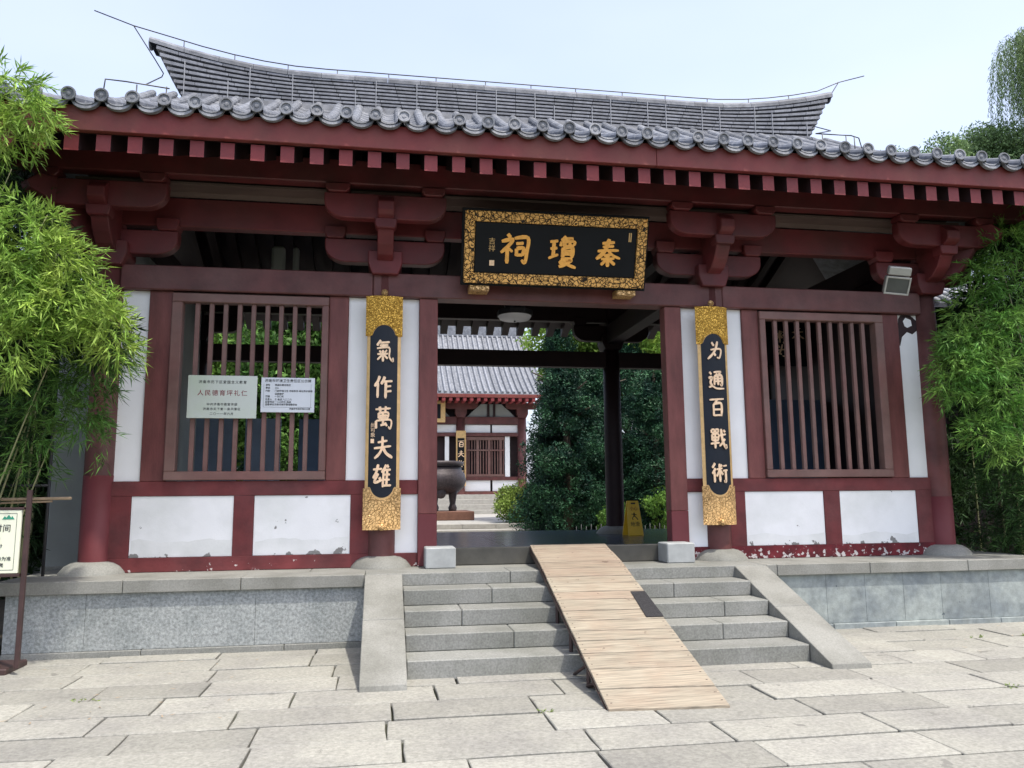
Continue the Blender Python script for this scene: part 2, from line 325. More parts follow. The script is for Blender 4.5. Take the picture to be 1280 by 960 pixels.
def glyph_me(key, size, wd=.085, depth=.012, rnd=0):
    """each stroke a tapering raised ribbon; x to the right, z up, front towards -y"""
    mb = MB()
    rr = random.Random(hash(key) % 1000 if False else len(GL[key])+rnd)
    for si, st in enumerate(GL[key].split('|')):
        p = [Vector((float(a)/100-.5, 0, float(b)/100-.5)) for a, b in (q.split(',') for q in st.split())]
        # resample as smooth curve
        pts = []
        m = len(p)
        for i in range(m-1):
            p0 = p[max(i-1, 0)]; p1 = p[i]; p2 = p[i+1]; p3 = p[min(i+2, m-1)]
            for k in range(5):
                t = k/5
                pts.append(.5*((2*p1)+(p2-p0)*t+(2*p0-5*p1+4*p2-p3)*t*t+(3*p1-p0-3*p2+p3)*t**3))
        pts.append(p[-1]); N = len(pts)
        Lg = sum((pts[i+1]-pts[i]).length for i in range(N-1))
        horiz = abs(pts[-1].x-pts[0].x) > abs(pts[-1].z-pts[0].z)
        w0 = wd*(.75 if horiz else 1.1)*rr.uniform(.85, 1.15)*(.8 if Lg < .2 else 1)
        front = -depth-si*.0004
        v = []
        for i, q in enumerate(pts):
            t = i/(N-1); d = (pts[min(i+1, N-1)]-pts[max(i-1, 0)]).normalized(); s = Vector((-d.z, 0, d.x))
            prof = .55+.45*min(1, t*6) if t < .17 else (1-.25*math.sin(PI*min(1, t)) if t < .8 else (1.0-.25*math.sin(PI*.8))*(1-(t-.8)*2.6))
            hw = w0*prof*.5+.012
            v += [(q+s*hw)*size+Vector((0, front, 0)), (q-s*hw)*size+Vector((0, front, 0)),
                  (q+s*hw)*size+Vector((0, 0, 0)), (q-s*hw)*size+Vector((0, 0, 0))]
        f = []
        for i in range(N-1):
            a = i*4; b = a+4
            f += [(a, b, b+1, a+1), (a, a+2, b+2, b), (a+1, b+1, b+3, a+3)]
        f += [(0, 1, 3, 2), (a+4, a+6, a+7, a+5)]
        mb.add(v, f)
    return pymesh('glyph', mb.v, mb.f)

# ------------------------------------------------------------------ foliage
def sprays(clumps, per=11, length=.13, width=.013, twig=.22, droop=.5, spread=.8):
    """clumps: (cx,cy,cz, rx,ry,rz, n_sprays). Slender leaves fanned along drooping twigs. Returns verts, faces."""
    V = []
    for cx, cy, cz, rx, ry, rz, n in clumps:
        d = rng.normal(size=(n, 3)); d /= np.linalg.norm(d, axis=1)[:, None]
        rad = rng.uniform(.25, 1.0, size=(n, 1))**.55
        base = np.array([cx, cy, cz])+d*rad*np.array([rx, ry, rz])
        dirs = d*np.array([1, 1, .5])*.8+rng.normal(size=(n, 3))*.45; dirs[:, 2] -= droop
        dirs /= np.linalg.norm(dirs, axis=1)[:, None]
        B = np.repeat(base, per, 0); D = np.repeat(dirs, per, 0); M = len(B)
        t = np.tile(np.linspace(0, 1, per), n)[:, None]
        B = B+D*t*twig; B[:, 2] -= (t[:, 0]**2)*twig*.35
        LD = D+rng.normal(size=(M, 3))*spread*.6; LD[:, 2] -= (.25*t[:, 0]+.1)*(droop*1.6)
        LD /= np.linalg.norm(LD, axis=1)[:, None]
        nr = rng.normal(size=(M, 3)); S = np.cross(LD, nr); S /= np.linalg.norm(S, axis=1)[:, None]+1e-9
        ln = length*rng.uniform(.55, 1.2, size=(M, 1)); wd = width*rng.uniform(.7, 1.25, size=(M, 1))
        mid = B+LD*ln*.38; tip = B+LD*ln; tip[:, 2] -= ln[:, 0]*.12
        V.append(np.stack([B, mid+S*wd*.5, tip, mid-S*wd*.5], 1).reshape(-1, 3))
    return np.concatenate(V)
def quads(V):
    nq = len(V)//4; me = bpy.data.meshes.new('leaves')
    me.vertices.add(nq*4); me.vertices.foreach_set('co', V.astype(np.float32).ravel())
    me.loops.add(nq*4); me.loops.foreach_set('vertex_index', np.arange(nq*4, dtype=np.int32))
    me.polygons.add(nq); me.polygons.foreach_set('loop_start', np.arange(0, nq*4, 4, dtype=np.int32))
    me.polygons.foreach_set('loop_total', np.full(nq, 4, dtype=np.int32))
    me.update(calc_edges=True); me.validate(); return me
def leaf_cloud(clumps, n_per, size, flat=.5):
    """small leaf-sized faces spread through ellipsoid clumps"""
    V = []
    for cx, cy, cz, rx, ry, rz in clumps:
        n = int(n_per*(rx*ry*rz)**(2/3)/.25)+40
        d = rng.normal(size=(n, 3)); d /= np.linalg.norm(d, axis=1)[:, None]
        P = np.array([cx, cy, cz])+d*(rng.uniform(.3, 1, size=(n, 1))**.5)*np.array([rx, ry, rz])*rng.uniform(.85, 1.12, size=(n, 1))
        a = rng.normal(size=(n, 3)); a /= np.linalg.norm(a, axis=1)[:, None]
        b = np.cross(a, rng.normal(size=(n, 3))); b /= np.linalg.norm(b, axis=1)[:, None]
        s = size*rng.uniform(.5, 1.3, size=(n, 1))
        V.append(np.stack([P-a*s, P+b*s*flat, P+a*s, P-b*s*flat], 1).reshape(-1, 3))
    return np.concatenate(V)

# =================================================================== GROUND
gv = []; gf = []
box('ground', -400, 400, -300, 600, -1.6, -.80, JOINT, bev=0, kind='structure')
paving = box('forecourt_paving', -9.5, 12, -9.3, -.95, -.795, -.782, JOINT, bev=0, kind='structure')
rows = [-.84, -1.18, -1.70, -2.20, -2.70, -3.20, -3.68, -4.14, -4.60, -5.08, -5.56, -6.05, -6.55]
for i in range(len(rows)-1):
    y1, y0 = rows[i], rows[i+1]; x = -8.6+(i*.47) % 1.0+random.uniform(0, .3)
    while x < 8.6:
        ln = random.uniform(.78, 1.22)
        j = .006+random.uniform(0, .003); z = random.uniform(-.006, .006)
        jit = lambda: random.uniform(-.006, .006)
        xa, xb, ya, yb = x+j, x+ln-j, y0+.014, y1-.014
        q = [(xa+jit(), ya+jit()), (x+ln*.3, ya+jit()), (x+ln*.62, ya+jit()), (xb+jit(), ya+jit()), (xb+jit(), (ya+yb)/2), (xb+jit(), yb+jit()),
             (x+ln*.7, yb+jit()), (x+ln*.35, yb+jit()), (xa+jit(), yb+jit()), (xa+jit(), (ya+yb)/2)]
        me = prism_me(q, -.79, -.75+z, 'z', bev=.006)
        link('paving_stone', me, PAVER, paving)
        x += ln
# moss and weeds in a few joints
wv = sprays([(x, y, -.745, .10, .012, .008, 10) for x, y in ((4.9, -1.72, ), (4.3, -1.71), (2.9, -3.70), (-.9, -3.7), (5.4, -2.21), (-4.4, -2.7))], 6, .03, .006, .02, -.4)
link('joint_weeds', quads(wv), BUSH, None, kind='stuff', label='small tufts of moss and grass in the paving joints')

fl_ = []
for _ in range(70):
    side = random.random() < .55
    x_, y_ = (random.uniform(-5.6, -3.2), random.uniform(-3.6, -1.1)) if side else (random.uniform(3.6, 6.6), random.uniform(-3.2, -1.1))
    a_ = random.uniform(0, 2*PI); l_ = random.uniform(.03, .07); w_ = .006
    d_ = np.array([math.cos(a_), math.sin(a_), 0]); n_ = np.array([-d_[1], d_[0], 0]); p_ = np.array([x_, y_, -.741])
    fl_.append(np.stack([p_, p_+d_*l_*.4+n_*w_, p_+d_*l_+np.array([0, 0, .006]), p_+d_*l_*.4-n_*w_]))
link('fallen_leaves', quads(np.concatenate(fl_)), DRYCULM, None, kind='stuff', label='scattered dry bamboo leaves on the paving')

# =================================================================== PLATFORM
plat = thing('stone_platform', 'grey blue stone platform that carries the red gate hall', 'platform')
YE = -.9025
def course(name, xs, y0, y1, z0, z1, m, parent, gap=.003, bev=.006):
    g_ = .0012 if 'wall' in name else gap
    for a, b in zip(xs[:-1], xs[1:]): box(name, a+g_, b-g_, y0, y1, z0, z1, m, parent, .0015 if 'wall' in name else bev)
course('edge_stone', [-5.93, -4.7, -3.55, -2.284], YE, -.42, -.128, 0, GRANITE2, plat)
course('edge_stone', [-2.284, -.72, .55, 2.284], YE, -.42, -.128, 0, GRANITE, plat)
course('edge_stone', [2.284, 2.42, 3.6, 4.9, 6.12], YE, -.42, -.128, 0, GRANITE2, plat)
course('wall_stone', [-5.80, -5.05, -3.4, -2.27], -.85, -.55, -.69, -.131, BLUESTONE, plat)
course('wall_stone', [2.27, 3.05, 3.55, 4.05, 4.55, 5.2, 6.05], -.85, -.55, -.69, -.131, BLUESTONE2, plat)
course('base_stone', [-5.80, -4.5, -3.1, -2.27], -.875, -.55, -.78, -.693, GRANITE, plat)
course('base_stone', [2.27, 3.1, 3.9, 4.6, 5.3, 6.08], -.885, -.55, -.78, -.693, BLUESTONE2, plat)
for (a, b) in ((-5.93, -4.2), (-4.2, -2.9), (-2.9, -1.5), (-1.5, 0.), (0., 1.5), (1.5, 2.9), (2.9, 4.3), (4.3, 6.12)):
    box('paving_slab', a+.003, b-.003, -.417, 5.9, -.12, -.002 if a > -99 else 0, GRANITE2, plat, bev=.004)
box('platform_core', -5.78, 6.04, -.549, 5.85, -.9, -.125, GRANITE, plat, bev=0)

# steps and cheeks
stairs = thing('stone_staircase', 'grey stone steps up to the gate with a sloping slab on each side', 'steps', (0, -.9, -.75))
def SP(o): o.location = (0, .9, .75); return o      # children are modelled in world coordinates
sy = [-YE, 1.31, 1.69, 2.08, 2.47]; sz = [-.128, -.2835, -.439, -.5945, -.75]
cuts = [[-1.89, -.98, .6, 1.0, 1.89], [-1.89, -1.33, .25, 1.4, 1.89], [-1.89, -.88, 1.2, 1.89], [-1.89, .0, 1.2, 1.89]]
cuts[3] = [-1.89, .62-.5, 1.89]
for k in range(4):
    xs = cuts[k]
    for a, b in zip(xs[:-1], xs[1:]):
        SP(box('step_stone', a+.002, b-.002, -sy[k+1]+random.uniform(-.004, .004), -sy[k]+.15 if k else -.80, sz[k+1]-.02 if k == 3 else sz[k+1]+.001, sz[k]-.0005, GRANITE, stairs, bev=.008))
for s in (-1, 1):
    for t0, t1 in ((0, .468), (.473, 1)):
        ya, yb = -.905-1.915*t0, -.905-1.915*t1; za, zb = -.004-.70*t0, -.004-.70*t1
        pts = [(ya, za), (yb, zb)]
        if t1 == 1: pts += [(yb-.015, -.765), (ya, -.765)]
        else: pts += [(yb, -.765), (ya, -.765)]
        me = prism_me(pts, s*1.894, s*2.284, 'x', bev=.006)
        SP(link('cheek_stone', me, GRANITE2, stairs))

# =================================================================== GATE HALL
hall = thing('gate_hall', 'red timber gate hall with grey tiled roof and open central doorway', 'gatehouse')
ZF = .12
# column bases + columns
XC = (-5.28, -2.118, 2.118, 5.28)
base_prof = [(.0, .135), (.20, .135), (.27, .12), (.335, .06), (.36, .0)]
base_me = lathe_me([(.36, -.01), (.35, .02), (.30, .08), (.24, .115), (.18, .13), (0, .13)], 32)
def col_me(r, z1): return lathe_me([(r*1.0, .1), (r, z1*.5), (r*.92, z1), (0, z1)], 28)
cm = col_me(.165, 3.535)
for yc in (.02, 4.5):
    for x in XC:
        c = link('column', cm if yc < 1 else cm, RED if yc < 1 else DARKRED, hall, loc=(x, yc, 0))  # rear columns get a darker copy of the red, with interior shade in it
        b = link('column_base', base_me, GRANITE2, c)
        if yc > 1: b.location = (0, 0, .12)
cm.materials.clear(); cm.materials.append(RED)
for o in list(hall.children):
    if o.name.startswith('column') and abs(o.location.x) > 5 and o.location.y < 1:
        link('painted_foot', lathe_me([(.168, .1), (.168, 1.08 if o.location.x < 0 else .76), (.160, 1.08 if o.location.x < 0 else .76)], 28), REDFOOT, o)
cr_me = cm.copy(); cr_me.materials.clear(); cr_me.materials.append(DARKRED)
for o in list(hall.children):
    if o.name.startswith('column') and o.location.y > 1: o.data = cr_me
# front facade
def bx(name, x0, x1, y0, y1, z0, z1, m, bev=.006, **k): return box(name, x0, x1, y0, y1, z0, z1, m, hall, bev, **k)
for s in (-1, 1):
    def X(a, b): return (min(s*a, s*b), max(s*a, s*b))
    bx('door_jamb', *X(1.467, 1.692), -.085, .10, .612, 3.235, POSTRED)
    bx('jamb_foot', *X(1.4665, 1.6925), -.086, .10, .0, .61, REDFOOT)
    # white strips
    bx('white_panel', *X(1.694, 2.10), -.02, .04, 1.013, 3.235, WHITECLEAN, bev=.002)
    bx('white_panel', *X(2.14, 2.546), -.021, .04, 1.013, 3.235, WHITECLEAN, bev=.002)
    bx('white_panel', *X(1.694, 2.10), -.02, .04, .14, .843, WHITECLEAN, bev=.002)
    bx('white_panel', *X(4.835, 5.20), -.02, .04, 1.013, 3.235, WHITECLEAN if s < 0 else WHITECLEAN, bev=.002)
    bx('rail', *X(1.693, 5.2), -.05, .06, .8445, 1.0125, RED if s > 9 else REDWALL)
    bx('sill_beam', *X(1.693, 5.2), -.052, .06, .0, .158, REDWALL if s < 0 else REDPEEL)
    bx('post', *X(2.547, 2.777), -.055, .06, 1.013, 3.235, POSTRED)
    bx('post', *X(4.576, 4.834), -.055, .06, 1.013, 3.235, POSTRED)
    # lower wall
    bx('red_wall', *X(2.15, 2.480), -.045, .06, .159, .844, REDWALL, bev=.002)
    bx('red_wall', *X(3.575, 3.800), -.045, .06, .159, .844, REDWALL, bev=.002)
    bx('red_wall', *X(4.912, 5.2), -.045, .06, .159, .844, REDWALL, bev=.002)
    bx('white_panel', *X(2.482, 3.573), -.030, .05, .160, .843, WHITE, bev=.002)
    bx('white_panel', *X(3.802, 4.910), -.031, .05, .160, .843, WHITE, bev=.002)
    for q_, (a0, a1) in enumerate(((2.5, 3.55), (3.82, 4.89))):
        pts = [(a0, .163), (a1, .163)]; n_ = 14
        for k_ in range(n_+1):
            u_ = k_/n_; pts.append((a1-(a1-a0)*u_, .28+.018*math.sin(u_*9+q_*2+s)+.022*random.random()+(.05 if s < 0 else 0)))
        pts = [(s*a_, b_) for a_, b_ in pts]
        link('water_stain', prism_me(pts, -.0318, -.0312, 'y'), VEIL, hall)
    # window
    wf = thing('window', '', '')
    del wf['label']; del wf['category']; wf.parent = hall
    wm = lambda n, *a, **k: box(n, *a, FRAMEBROWN, wf, .008)
    x0, x1 = X(2.779, 4.574)
    i0, i1 = X(2.861, 4.455)
    wm('window_frame', x0, x1, -.10, .04, 3.105, 3.212)
    wm('window_frame', x0, x1, -.10, .04, 1.022, 1.122)
    wm('window_frame', x0, i0, -.099, .04, 1.122, 3.105)
    wm('window_frame', i1, x1, -.099, .04, 1.122, 3.105)
    nb = 9
    bar_me = box_me(-.026, .026, -.027, .025, 1.118, 3.108, .005)
    for k in range(nb):
        xx = i0+(i1-i0)*(k+1)/(nb+1)
        link('window_bar', bar_me, FRAMEBROWN, wf, loc=(xx, -.03, 0), rot=(0, 0, 0))
    bx('hairline_stop', *X(2.779, 4.574), -.05, .05, 3.214, 3.234, DARKRED, bev=0)
    # stone blocks at the foot of the jambs
    bx('door_block', *X(1.27, 1.62), -.42, -.09, -.002, .235, BLOCKSTONE, bev=.012)
bx('lintel', -5.15, -2.26, -.12, .13, 3.237, 3.53, RED, bev=.012)
bx('lintel', -2.257, 2.257, -.125, .13, 3.237, 3.535, RED, bev=.012)
bx('lintel', 2.26, 5.15, -.12, .13, 3.237, 3.53, RED, bev=.012)
# peeled dark patch on the far right strip
pp = [(4.86, 3.18), (4.90, 3.232), (5.05, 3.232), (5.135, 3.16), (5.14, 3.03), (5.06, 2.97), (4.98, 3.0), (4.90, 2.93), (4.86, 2.80), (4.845, 2.86), (4.85, 3.05)]
link('peeled_patch', prism_me(pp, -.0235, -.0205, 'y'), DARKRED, hall, label='dark patch where the plaster has peeled off')
link('plaster_remnant', prism_me([(4.93, 3.15), (4.97, 3.20), (5.05, 3.17), (5.06, 3.09), (4.99, 3.06), (4.95, 3.08)], -.026, -.0238, 'y'), WHITECLEAN, hall)
# threshold + floor
bx('threshold', -1.466, 1.466, -.075, .05, .0, .205, THRESH, bev=.01)
for x0 in (-5.4, -4.4, -3.4, -2.4, -1.4, -.4, .6, 1.6, 2.6, 3.6, 4.6):
    for y0 in (.14, 1.1, 2.06, 3.02, 3.98, 4.94):
        bx('floor_tile', x0, x0+.994 if x0 < 4.6 else 5.4, y0+.003, y0+.957, 0, ZF+random.uniform(-.001, .001), FLOOR, bev=0)
# beams above the lintel
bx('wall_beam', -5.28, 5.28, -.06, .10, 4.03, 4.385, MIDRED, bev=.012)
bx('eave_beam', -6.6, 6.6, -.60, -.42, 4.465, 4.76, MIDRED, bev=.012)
bx('soffit_board', -5.6, 5.6, -.42, .0, 4.42, 4.45, GREYWOOD, bev=.002)
# the strip of board between the two beams, slanted, that reads grey
link('slant_board', prism_me([(-.10, 4.385), (-.08, 4.385), (-.40, 4.56), (-.42, 4.56)], -5.5, 5.5, 'x'), GREYWOOD, hall)
def arm_pts(h, w, z0, z1, r=.26):
    """bracket arm outline: flat top, rounded lower ends"""
    pts = [(-w, z1), (-w, z1-(z1-z0)*.35)]
    for k in range(1, 6):
        a = PI/2*k/6; pts.append((-w+r*(1-math.cos(a)), z1-(z1-z0)*.35-((z1-z0)*.65)*math.sin(a)))
    pts += [(-w+r, z0), (w-r, z0)]
    for k in range(5, 0, -1):
        a = PI/2*k/6; pts.append((w-r*(1-math.cos(a)), z1-(z1-z0)*.35-((z1-z0)*.65)*math.sin(a)))
    pts += [(w, z1-(z1-z0)*.35), (w, z1)]
    return pts
def dou(w0, w1, z0, z1, d=None):
    """bearing block: narrow foot, wide top"""
    zm = z0+(z1-z0)*.45
    return [(-w0, z0), (w0, z0), (w1, zm), (w1, z1), (-w1, z1), (-w1, zm)]
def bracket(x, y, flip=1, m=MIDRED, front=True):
    bs = bpy.data.objects.new('bracket_set', None); COL.objects.link(bs); bs.parent = hall; bs.location = (x, y, 0); bs.rotation_euler = (0, 0, 0 if flip > 0 else PI)
    def pr(name, pts, a0, a1, axis='y', bev=.01): return link(name, prism_me(pts, a0, a1, axis, bev), m, bs)
    pr('bearing_block', dou(.155, .205, 3.50, 3.79), -.21, .17)
    pr('bracket_arm', arm_pts(0, .73, 3.67, 3.96, .25), -.085, .075)
    pr('bracket_arm', arm_pts(0, .715, 4.06, 4.36, .25), -.575, -.435)
    for sx in (-.61, .61):
        pr('end_block', [(p[0]+sx, p[1]) for p in dou(.10, .13, 3.962, 4.11)], -.12, .11)
    for sx in (-.56, .56):
        pr('end_block', [(p[0]+sx, p[1]) for p in dou(.10, .14, 4.362, 4.463)], -.62, -.40)
    # projecting arm towards the front: bottom curve from the block up to the outer arm
    q = [(.1, 3.80), (-.205, 3.80)]
    q = [(.15, 3.66), (-.20, 3.66), (-.33, 3.70), (-.45, 3.80), (-.53, 3.93), (-.56, 4.05), (-.66, 4.09), (-.70, 4.13), (-.70, 4.24), (-.60, 4.33), (.15, 4.33)]
    q = [(a, b) for a, b in q]
    pr('projecting_arm', q, -.095, .095, 'x')
    pr('cap_block', [(a, b) for a, b in dou(.11, .13, 3.95, 4.07)], -.60, -.42)
    return bs
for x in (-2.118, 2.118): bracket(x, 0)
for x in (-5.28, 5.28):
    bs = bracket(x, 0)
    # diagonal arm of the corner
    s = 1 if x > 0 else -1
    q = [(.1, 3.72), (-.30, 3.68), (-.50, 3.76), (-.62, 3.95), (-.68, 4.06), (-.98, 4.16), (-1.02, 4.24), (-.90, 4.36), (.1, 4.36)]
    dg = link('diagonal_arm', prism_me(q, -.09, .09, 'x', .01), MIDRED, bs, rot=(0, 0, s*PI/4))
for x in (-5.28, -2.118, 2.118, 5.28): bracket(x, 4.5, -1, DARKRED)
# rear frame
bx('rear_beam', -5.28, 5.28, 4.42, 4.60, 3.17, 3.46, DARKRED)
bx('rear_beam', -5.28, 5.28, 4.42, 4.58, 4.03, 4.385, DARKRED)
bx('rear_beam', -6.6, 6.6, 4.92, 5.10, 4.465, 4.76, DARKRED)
for x in (-2.118, 2.118):
    bx('cross_beam', x-.12, x+.12, .12, 4.40, 3.60, 3.95, DARKRED)
    bx('cross_beam', x-.10, x+.10, .12, 4.40, 4.40, 4.70, DARKRED)
for x in (-3.6, -3.36): bx('short_strut', x-.09 if x < -3.5 else x-.04, x+.09 if x < -3.5 else x+.04, 1.45, 1.6, 3.95, 4.32, GREYPLASTER, bev=.03)
bx('inner_beam', -5.28, 5.28, 1.42, 1.62, 3.62, 3.93, DARKRED)
# side walls of the hall
for s in (-1, 1):
    a, b = (-5.36, -5.22) if s < 0 else (5.22, 5.36)
    bx('side_wall', a, b, .06, 4.5, 0, 4.0, GREYPLASTER if s < 0 else DARKRED, bev=0)  # inner walls coloured dark to put the hall's shade into them
    bx('side_beam', a-.04, b+.04, -.0, 4.5, 4.0, 4.36, DARKRED)
# ---------------- roof
P0, P1 = -1.5, 2.25
def zr(y):
    t = (y-P0)/(P1-P0); return 4.755+2.06*(.77*t+.23*t*t)
ys = [P0+(P1-P0)*i/12 for i in range(13)]
def deck(mirror):
    f = (lambda y: y) if not mirror else (lambda y: 4.5-y)
    mb = MB()
    for x0, x1 in ((-5.65, 5.65),):
        n = len(ys); v = []
        for y in ys: v += [(x0, f(y), zr(y)), (x1, f(y), zr(y)), (x0, f(y), zr(y)-.07), (x1, f(y), zr(y)-.07)]
        q = []
        for i in range(n-1):
            a = 4*i; b = a+4; q += [(a, a+1, b+1, b), (a+2, b+2, b+3, a+3), (a, b, b+2, a+2), (a+1, a+3, b+3, b+1)]
        q += [(0, 2, 3, 1)]
        mb.add(v, q)
    # hip wedges
    for s in (-1, 1):
        e = [(5.65, P0), (7.0, P0), (5.65, -.15)]
        v = [(s*5.652, f(P0), zr(P0)), (s*7.0, f(P0), zr(P0)+.06), (s*5.652, f(-.15), zr(-.15)), (s*5.652, f(P0), zr(P0)-.07), (s*7.0, f(P0), zr(P0)-.01), (s*5.652, f(-.15), zr(-.15)-.07)]
        mb.add(v, [(0, 1, 2), (3, 5, 4), (0, 3, 4, 1), (1, 4, 5, 2), (2, 5, 3, 0)])
    return mb.build('roof_deck', TILE, hall)
deck(False); deck(True)
for s in (-1, 1):
    mb = MB(); z0 = zr(P0); zt = zr(-.15)
    v = [(s*5.66, -.15, zt), (s*7.0, P0, z0+.06), (s*7.0, 4.5-P0, z0+.06), (s*5.66, 4.65, zt),
         (s*5.66, -.15, zt-.07), (s*7.0, P0, z0-.01), (s*7.0, 4.5-P0, z0-.01), (s*5.66, 4.65, zt-.07)]
    mb.add(v, BOXF); mb.build('side_roof', TILE, hall)
    g = [(-.15, zt), (4.65, zt)]+[(4.5-y, zr(y)-.08) for y in ys if y > -.1]+[(y, zr(y)-.08) for y in reversed(ys) if y > -.1]
    link('gable', prism_me(g, s*5.55, s*5.50, 'x'), DARKRED, hall)
# rafters with square painted ends
SL = .45; ang = math.atan(SL)
rl = 3.9
def rafter_me():
    v = []
    for y, in ((0,), (rl,)):
        z = y*SL
        for dx, dz in ((-.070, -.092), (.070, -.092), (.070, .085), (-.070, .085)): v.append((dx, y, z+dz))
    me = pymesh('m', v, [(0, 1, 2, 3), (7, 6, 5, 4), (0, 4, 5, 1), (1, 5, 6, 2), (2, 6, 7, 3), (3, 7, 4, 0)])
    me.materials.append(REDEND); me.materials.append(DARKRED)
    for i, p in enumerate(me.polygons): p.material_index = 0 if i in (0,) else 1  # rafter sides use the darkened red, so shade is in their colour
    return me
rme = rafter_me()
XS = [-5.27+.302*k for k in range(-5, 41)]
XS = [x for x in XS if abs(x) < 6.95]
for x in XS:
    link('rafter', rme, None, hall, loc=(x+.0, -1.455, 4.405+random.uniform(-.004, .004)))
for k in range(-17, 18):
    link('rafter', rme, None, hall, loc=(k*.31, 5.92, 4.13), rot=(0, 0, PI))
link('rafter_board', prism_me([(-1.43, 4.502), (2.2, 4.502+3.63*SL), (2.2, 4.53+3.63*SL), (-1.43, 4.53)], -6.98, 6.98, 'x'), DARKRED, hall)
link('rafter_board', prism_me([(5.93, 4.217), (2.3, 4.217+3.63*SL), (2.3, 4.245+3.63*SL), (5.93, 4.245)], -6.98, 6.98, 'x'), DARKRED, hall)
bx('fascia_board', -7.0, 0.9, -1.515, -1.44, 4.505, 4.772, FASCIA, bev=.006)
bx('fascia_board', .903, 7.0, -1.515, -1.44, 4.505, 4.772, FASCIA, bev=.006)
bx('fascia_board', -7.0, 7.0, 5.935, 5.975, 4.22, 4.755, DARKRED)
for s in (-1, 1): bx('fascia_board', s*7.0-.02, s*7.0+.02, -1.43, 5.93, 4.5, 4.75, FASCIA)
# barrel tile rows
def barrel_me(y1, seed):
    rr = random.Random(seed); v = []; f = []; N = 7
    yy = -1.60; pts = []
    while yy < y1:
        pts += [(yy, .066), (yy+.27, .060)]; yy += .272
    for y, r in pts:
        y = min(y, y1); z = zr(y)+.075
        for k in range(N+1):
            a = -.25+(PI+.5)*k/N; v.append((math.cos(a)*r, y, z+math.sin(a)*r))
    for i in range(len(pts)-1):
        for k in range(N): f.append((i*(N+1)+k, i*(N+1)+k+1, (i+1)*(N+1)+k+1, (i+1)*(N+1)+k))
    return pymesh('m', v, f)
full = [barrel_me(2.1, i) for i in range(1)]
def disc_me():
    v = []; f = []; n = 20
    rings = [(.069, .0), (.073, -.012), (.069, -.024), (.054, -.024), (.050, -.010), (.026, -.010), (.019, -.016), (.0, -.018)]
    for r, y in rings:
        for k in range(n): v.append((math.cos(2*PI*k/n)*r, y, math.sin(2*PI*k/n)*r))
    for j in range(len(rings)-1):
        for k in range(n): f.append((j*n+k, j*n+(k+1) % n, (j+1)*n+(k+1) % n, (j+1)*n+k))
    return pymesh('m', v, f)
dme = disc_me()
def drip_me():
    """hanging crescent edge tile: stepped layers"""
    mb = MB()
    for (w, zt, zb, y0, y1, inner) in ((.136, .0, -.108, .025, .0, .0), (.136, .0, -.108, -.0, -.016, .024), (.098, -.012, -.060, -.0, -.009, .0)):
        n = 12; up = []; lo = []
        for k in range(n+1):
            t = -1+2*k/n; c_ = (1-t*t)
            bot = -.012+(zb+.012)*c_**.62
            lo.append((t*w, bot))
            up.append((t*w*(.97 if inner else 1), (bot+inner*c_**.4+.004) if inner else zt-.035*c_))
        pts = up+lo[::-1]; m = prism_me(pts, y0, y1, 'y')
        mb.add([v.co.copy() for v in m.vertices], [tuple(p.vertices) for p in m.polygons])
    return pymesh('m', mb.v, mb.f)
drm = drip_me()
def pan_me(y1):
    v = []; f = []; N = 6; yy = -1.54; pts = []
    while yy < y1: pts += [(yy, .012), (yy+.25, -.002)]; yy += .252
    for y, dz in pts:
        y = min(y, y1)
        for k in range(N+1):
            t = -1+2*k/N; v.append((t*.11, y, zr(y)+.012+dz+.045*t*t))
    for i in range(len(pts)-1):
        for k in range(N): f.append((i*(N+1)+k, i*(N+1)+k+1, (i+1)*(N+1)+k+1, (i+1)*(N+1)+k))
    return pymesh('m', v, f)
pfull = pan_me(2.1)
for x in XS:
    lim = 2.1 if abs(x) < 5.6 else max(-1.3, -.15-(abs(x)-5.65)*1.0)
    b = link('barrel_tile_row', full[0] if lim > 2 else barrel_me(lim, 1), TILE, hall, loc=(x, 0, random.uniform(-.004, .004)), rot=(0, 0, 0))
    link('tile_end', dme, TILEEND, b, loc=(random.uniform(-.006, .006), -1.600, 4.842), rot=(random.uniform(-.12, .10), 0, random.uniform(-.10, .10)))
    xp = x+.151
    if abs(xp) < 6.9:
        lim = 2.1 if abs(xp) < 5.6 else max(-1.3, -.15-(abs(xp)-5.65)*1.0)
        p = link('pan_tile_row', pfull if lim > 2 else pan_me(lim), TILE, hall, loc=(xp, 0, 0))
        link('drip_tile', drm, TILEEND, p, loc=(random.uniform(-.006, .006), -1.560, 4.812+random.uniform(-.006, .004)), rot=(random.uniform(-.2, -.05), random.uniform(-.05, .05), 0))
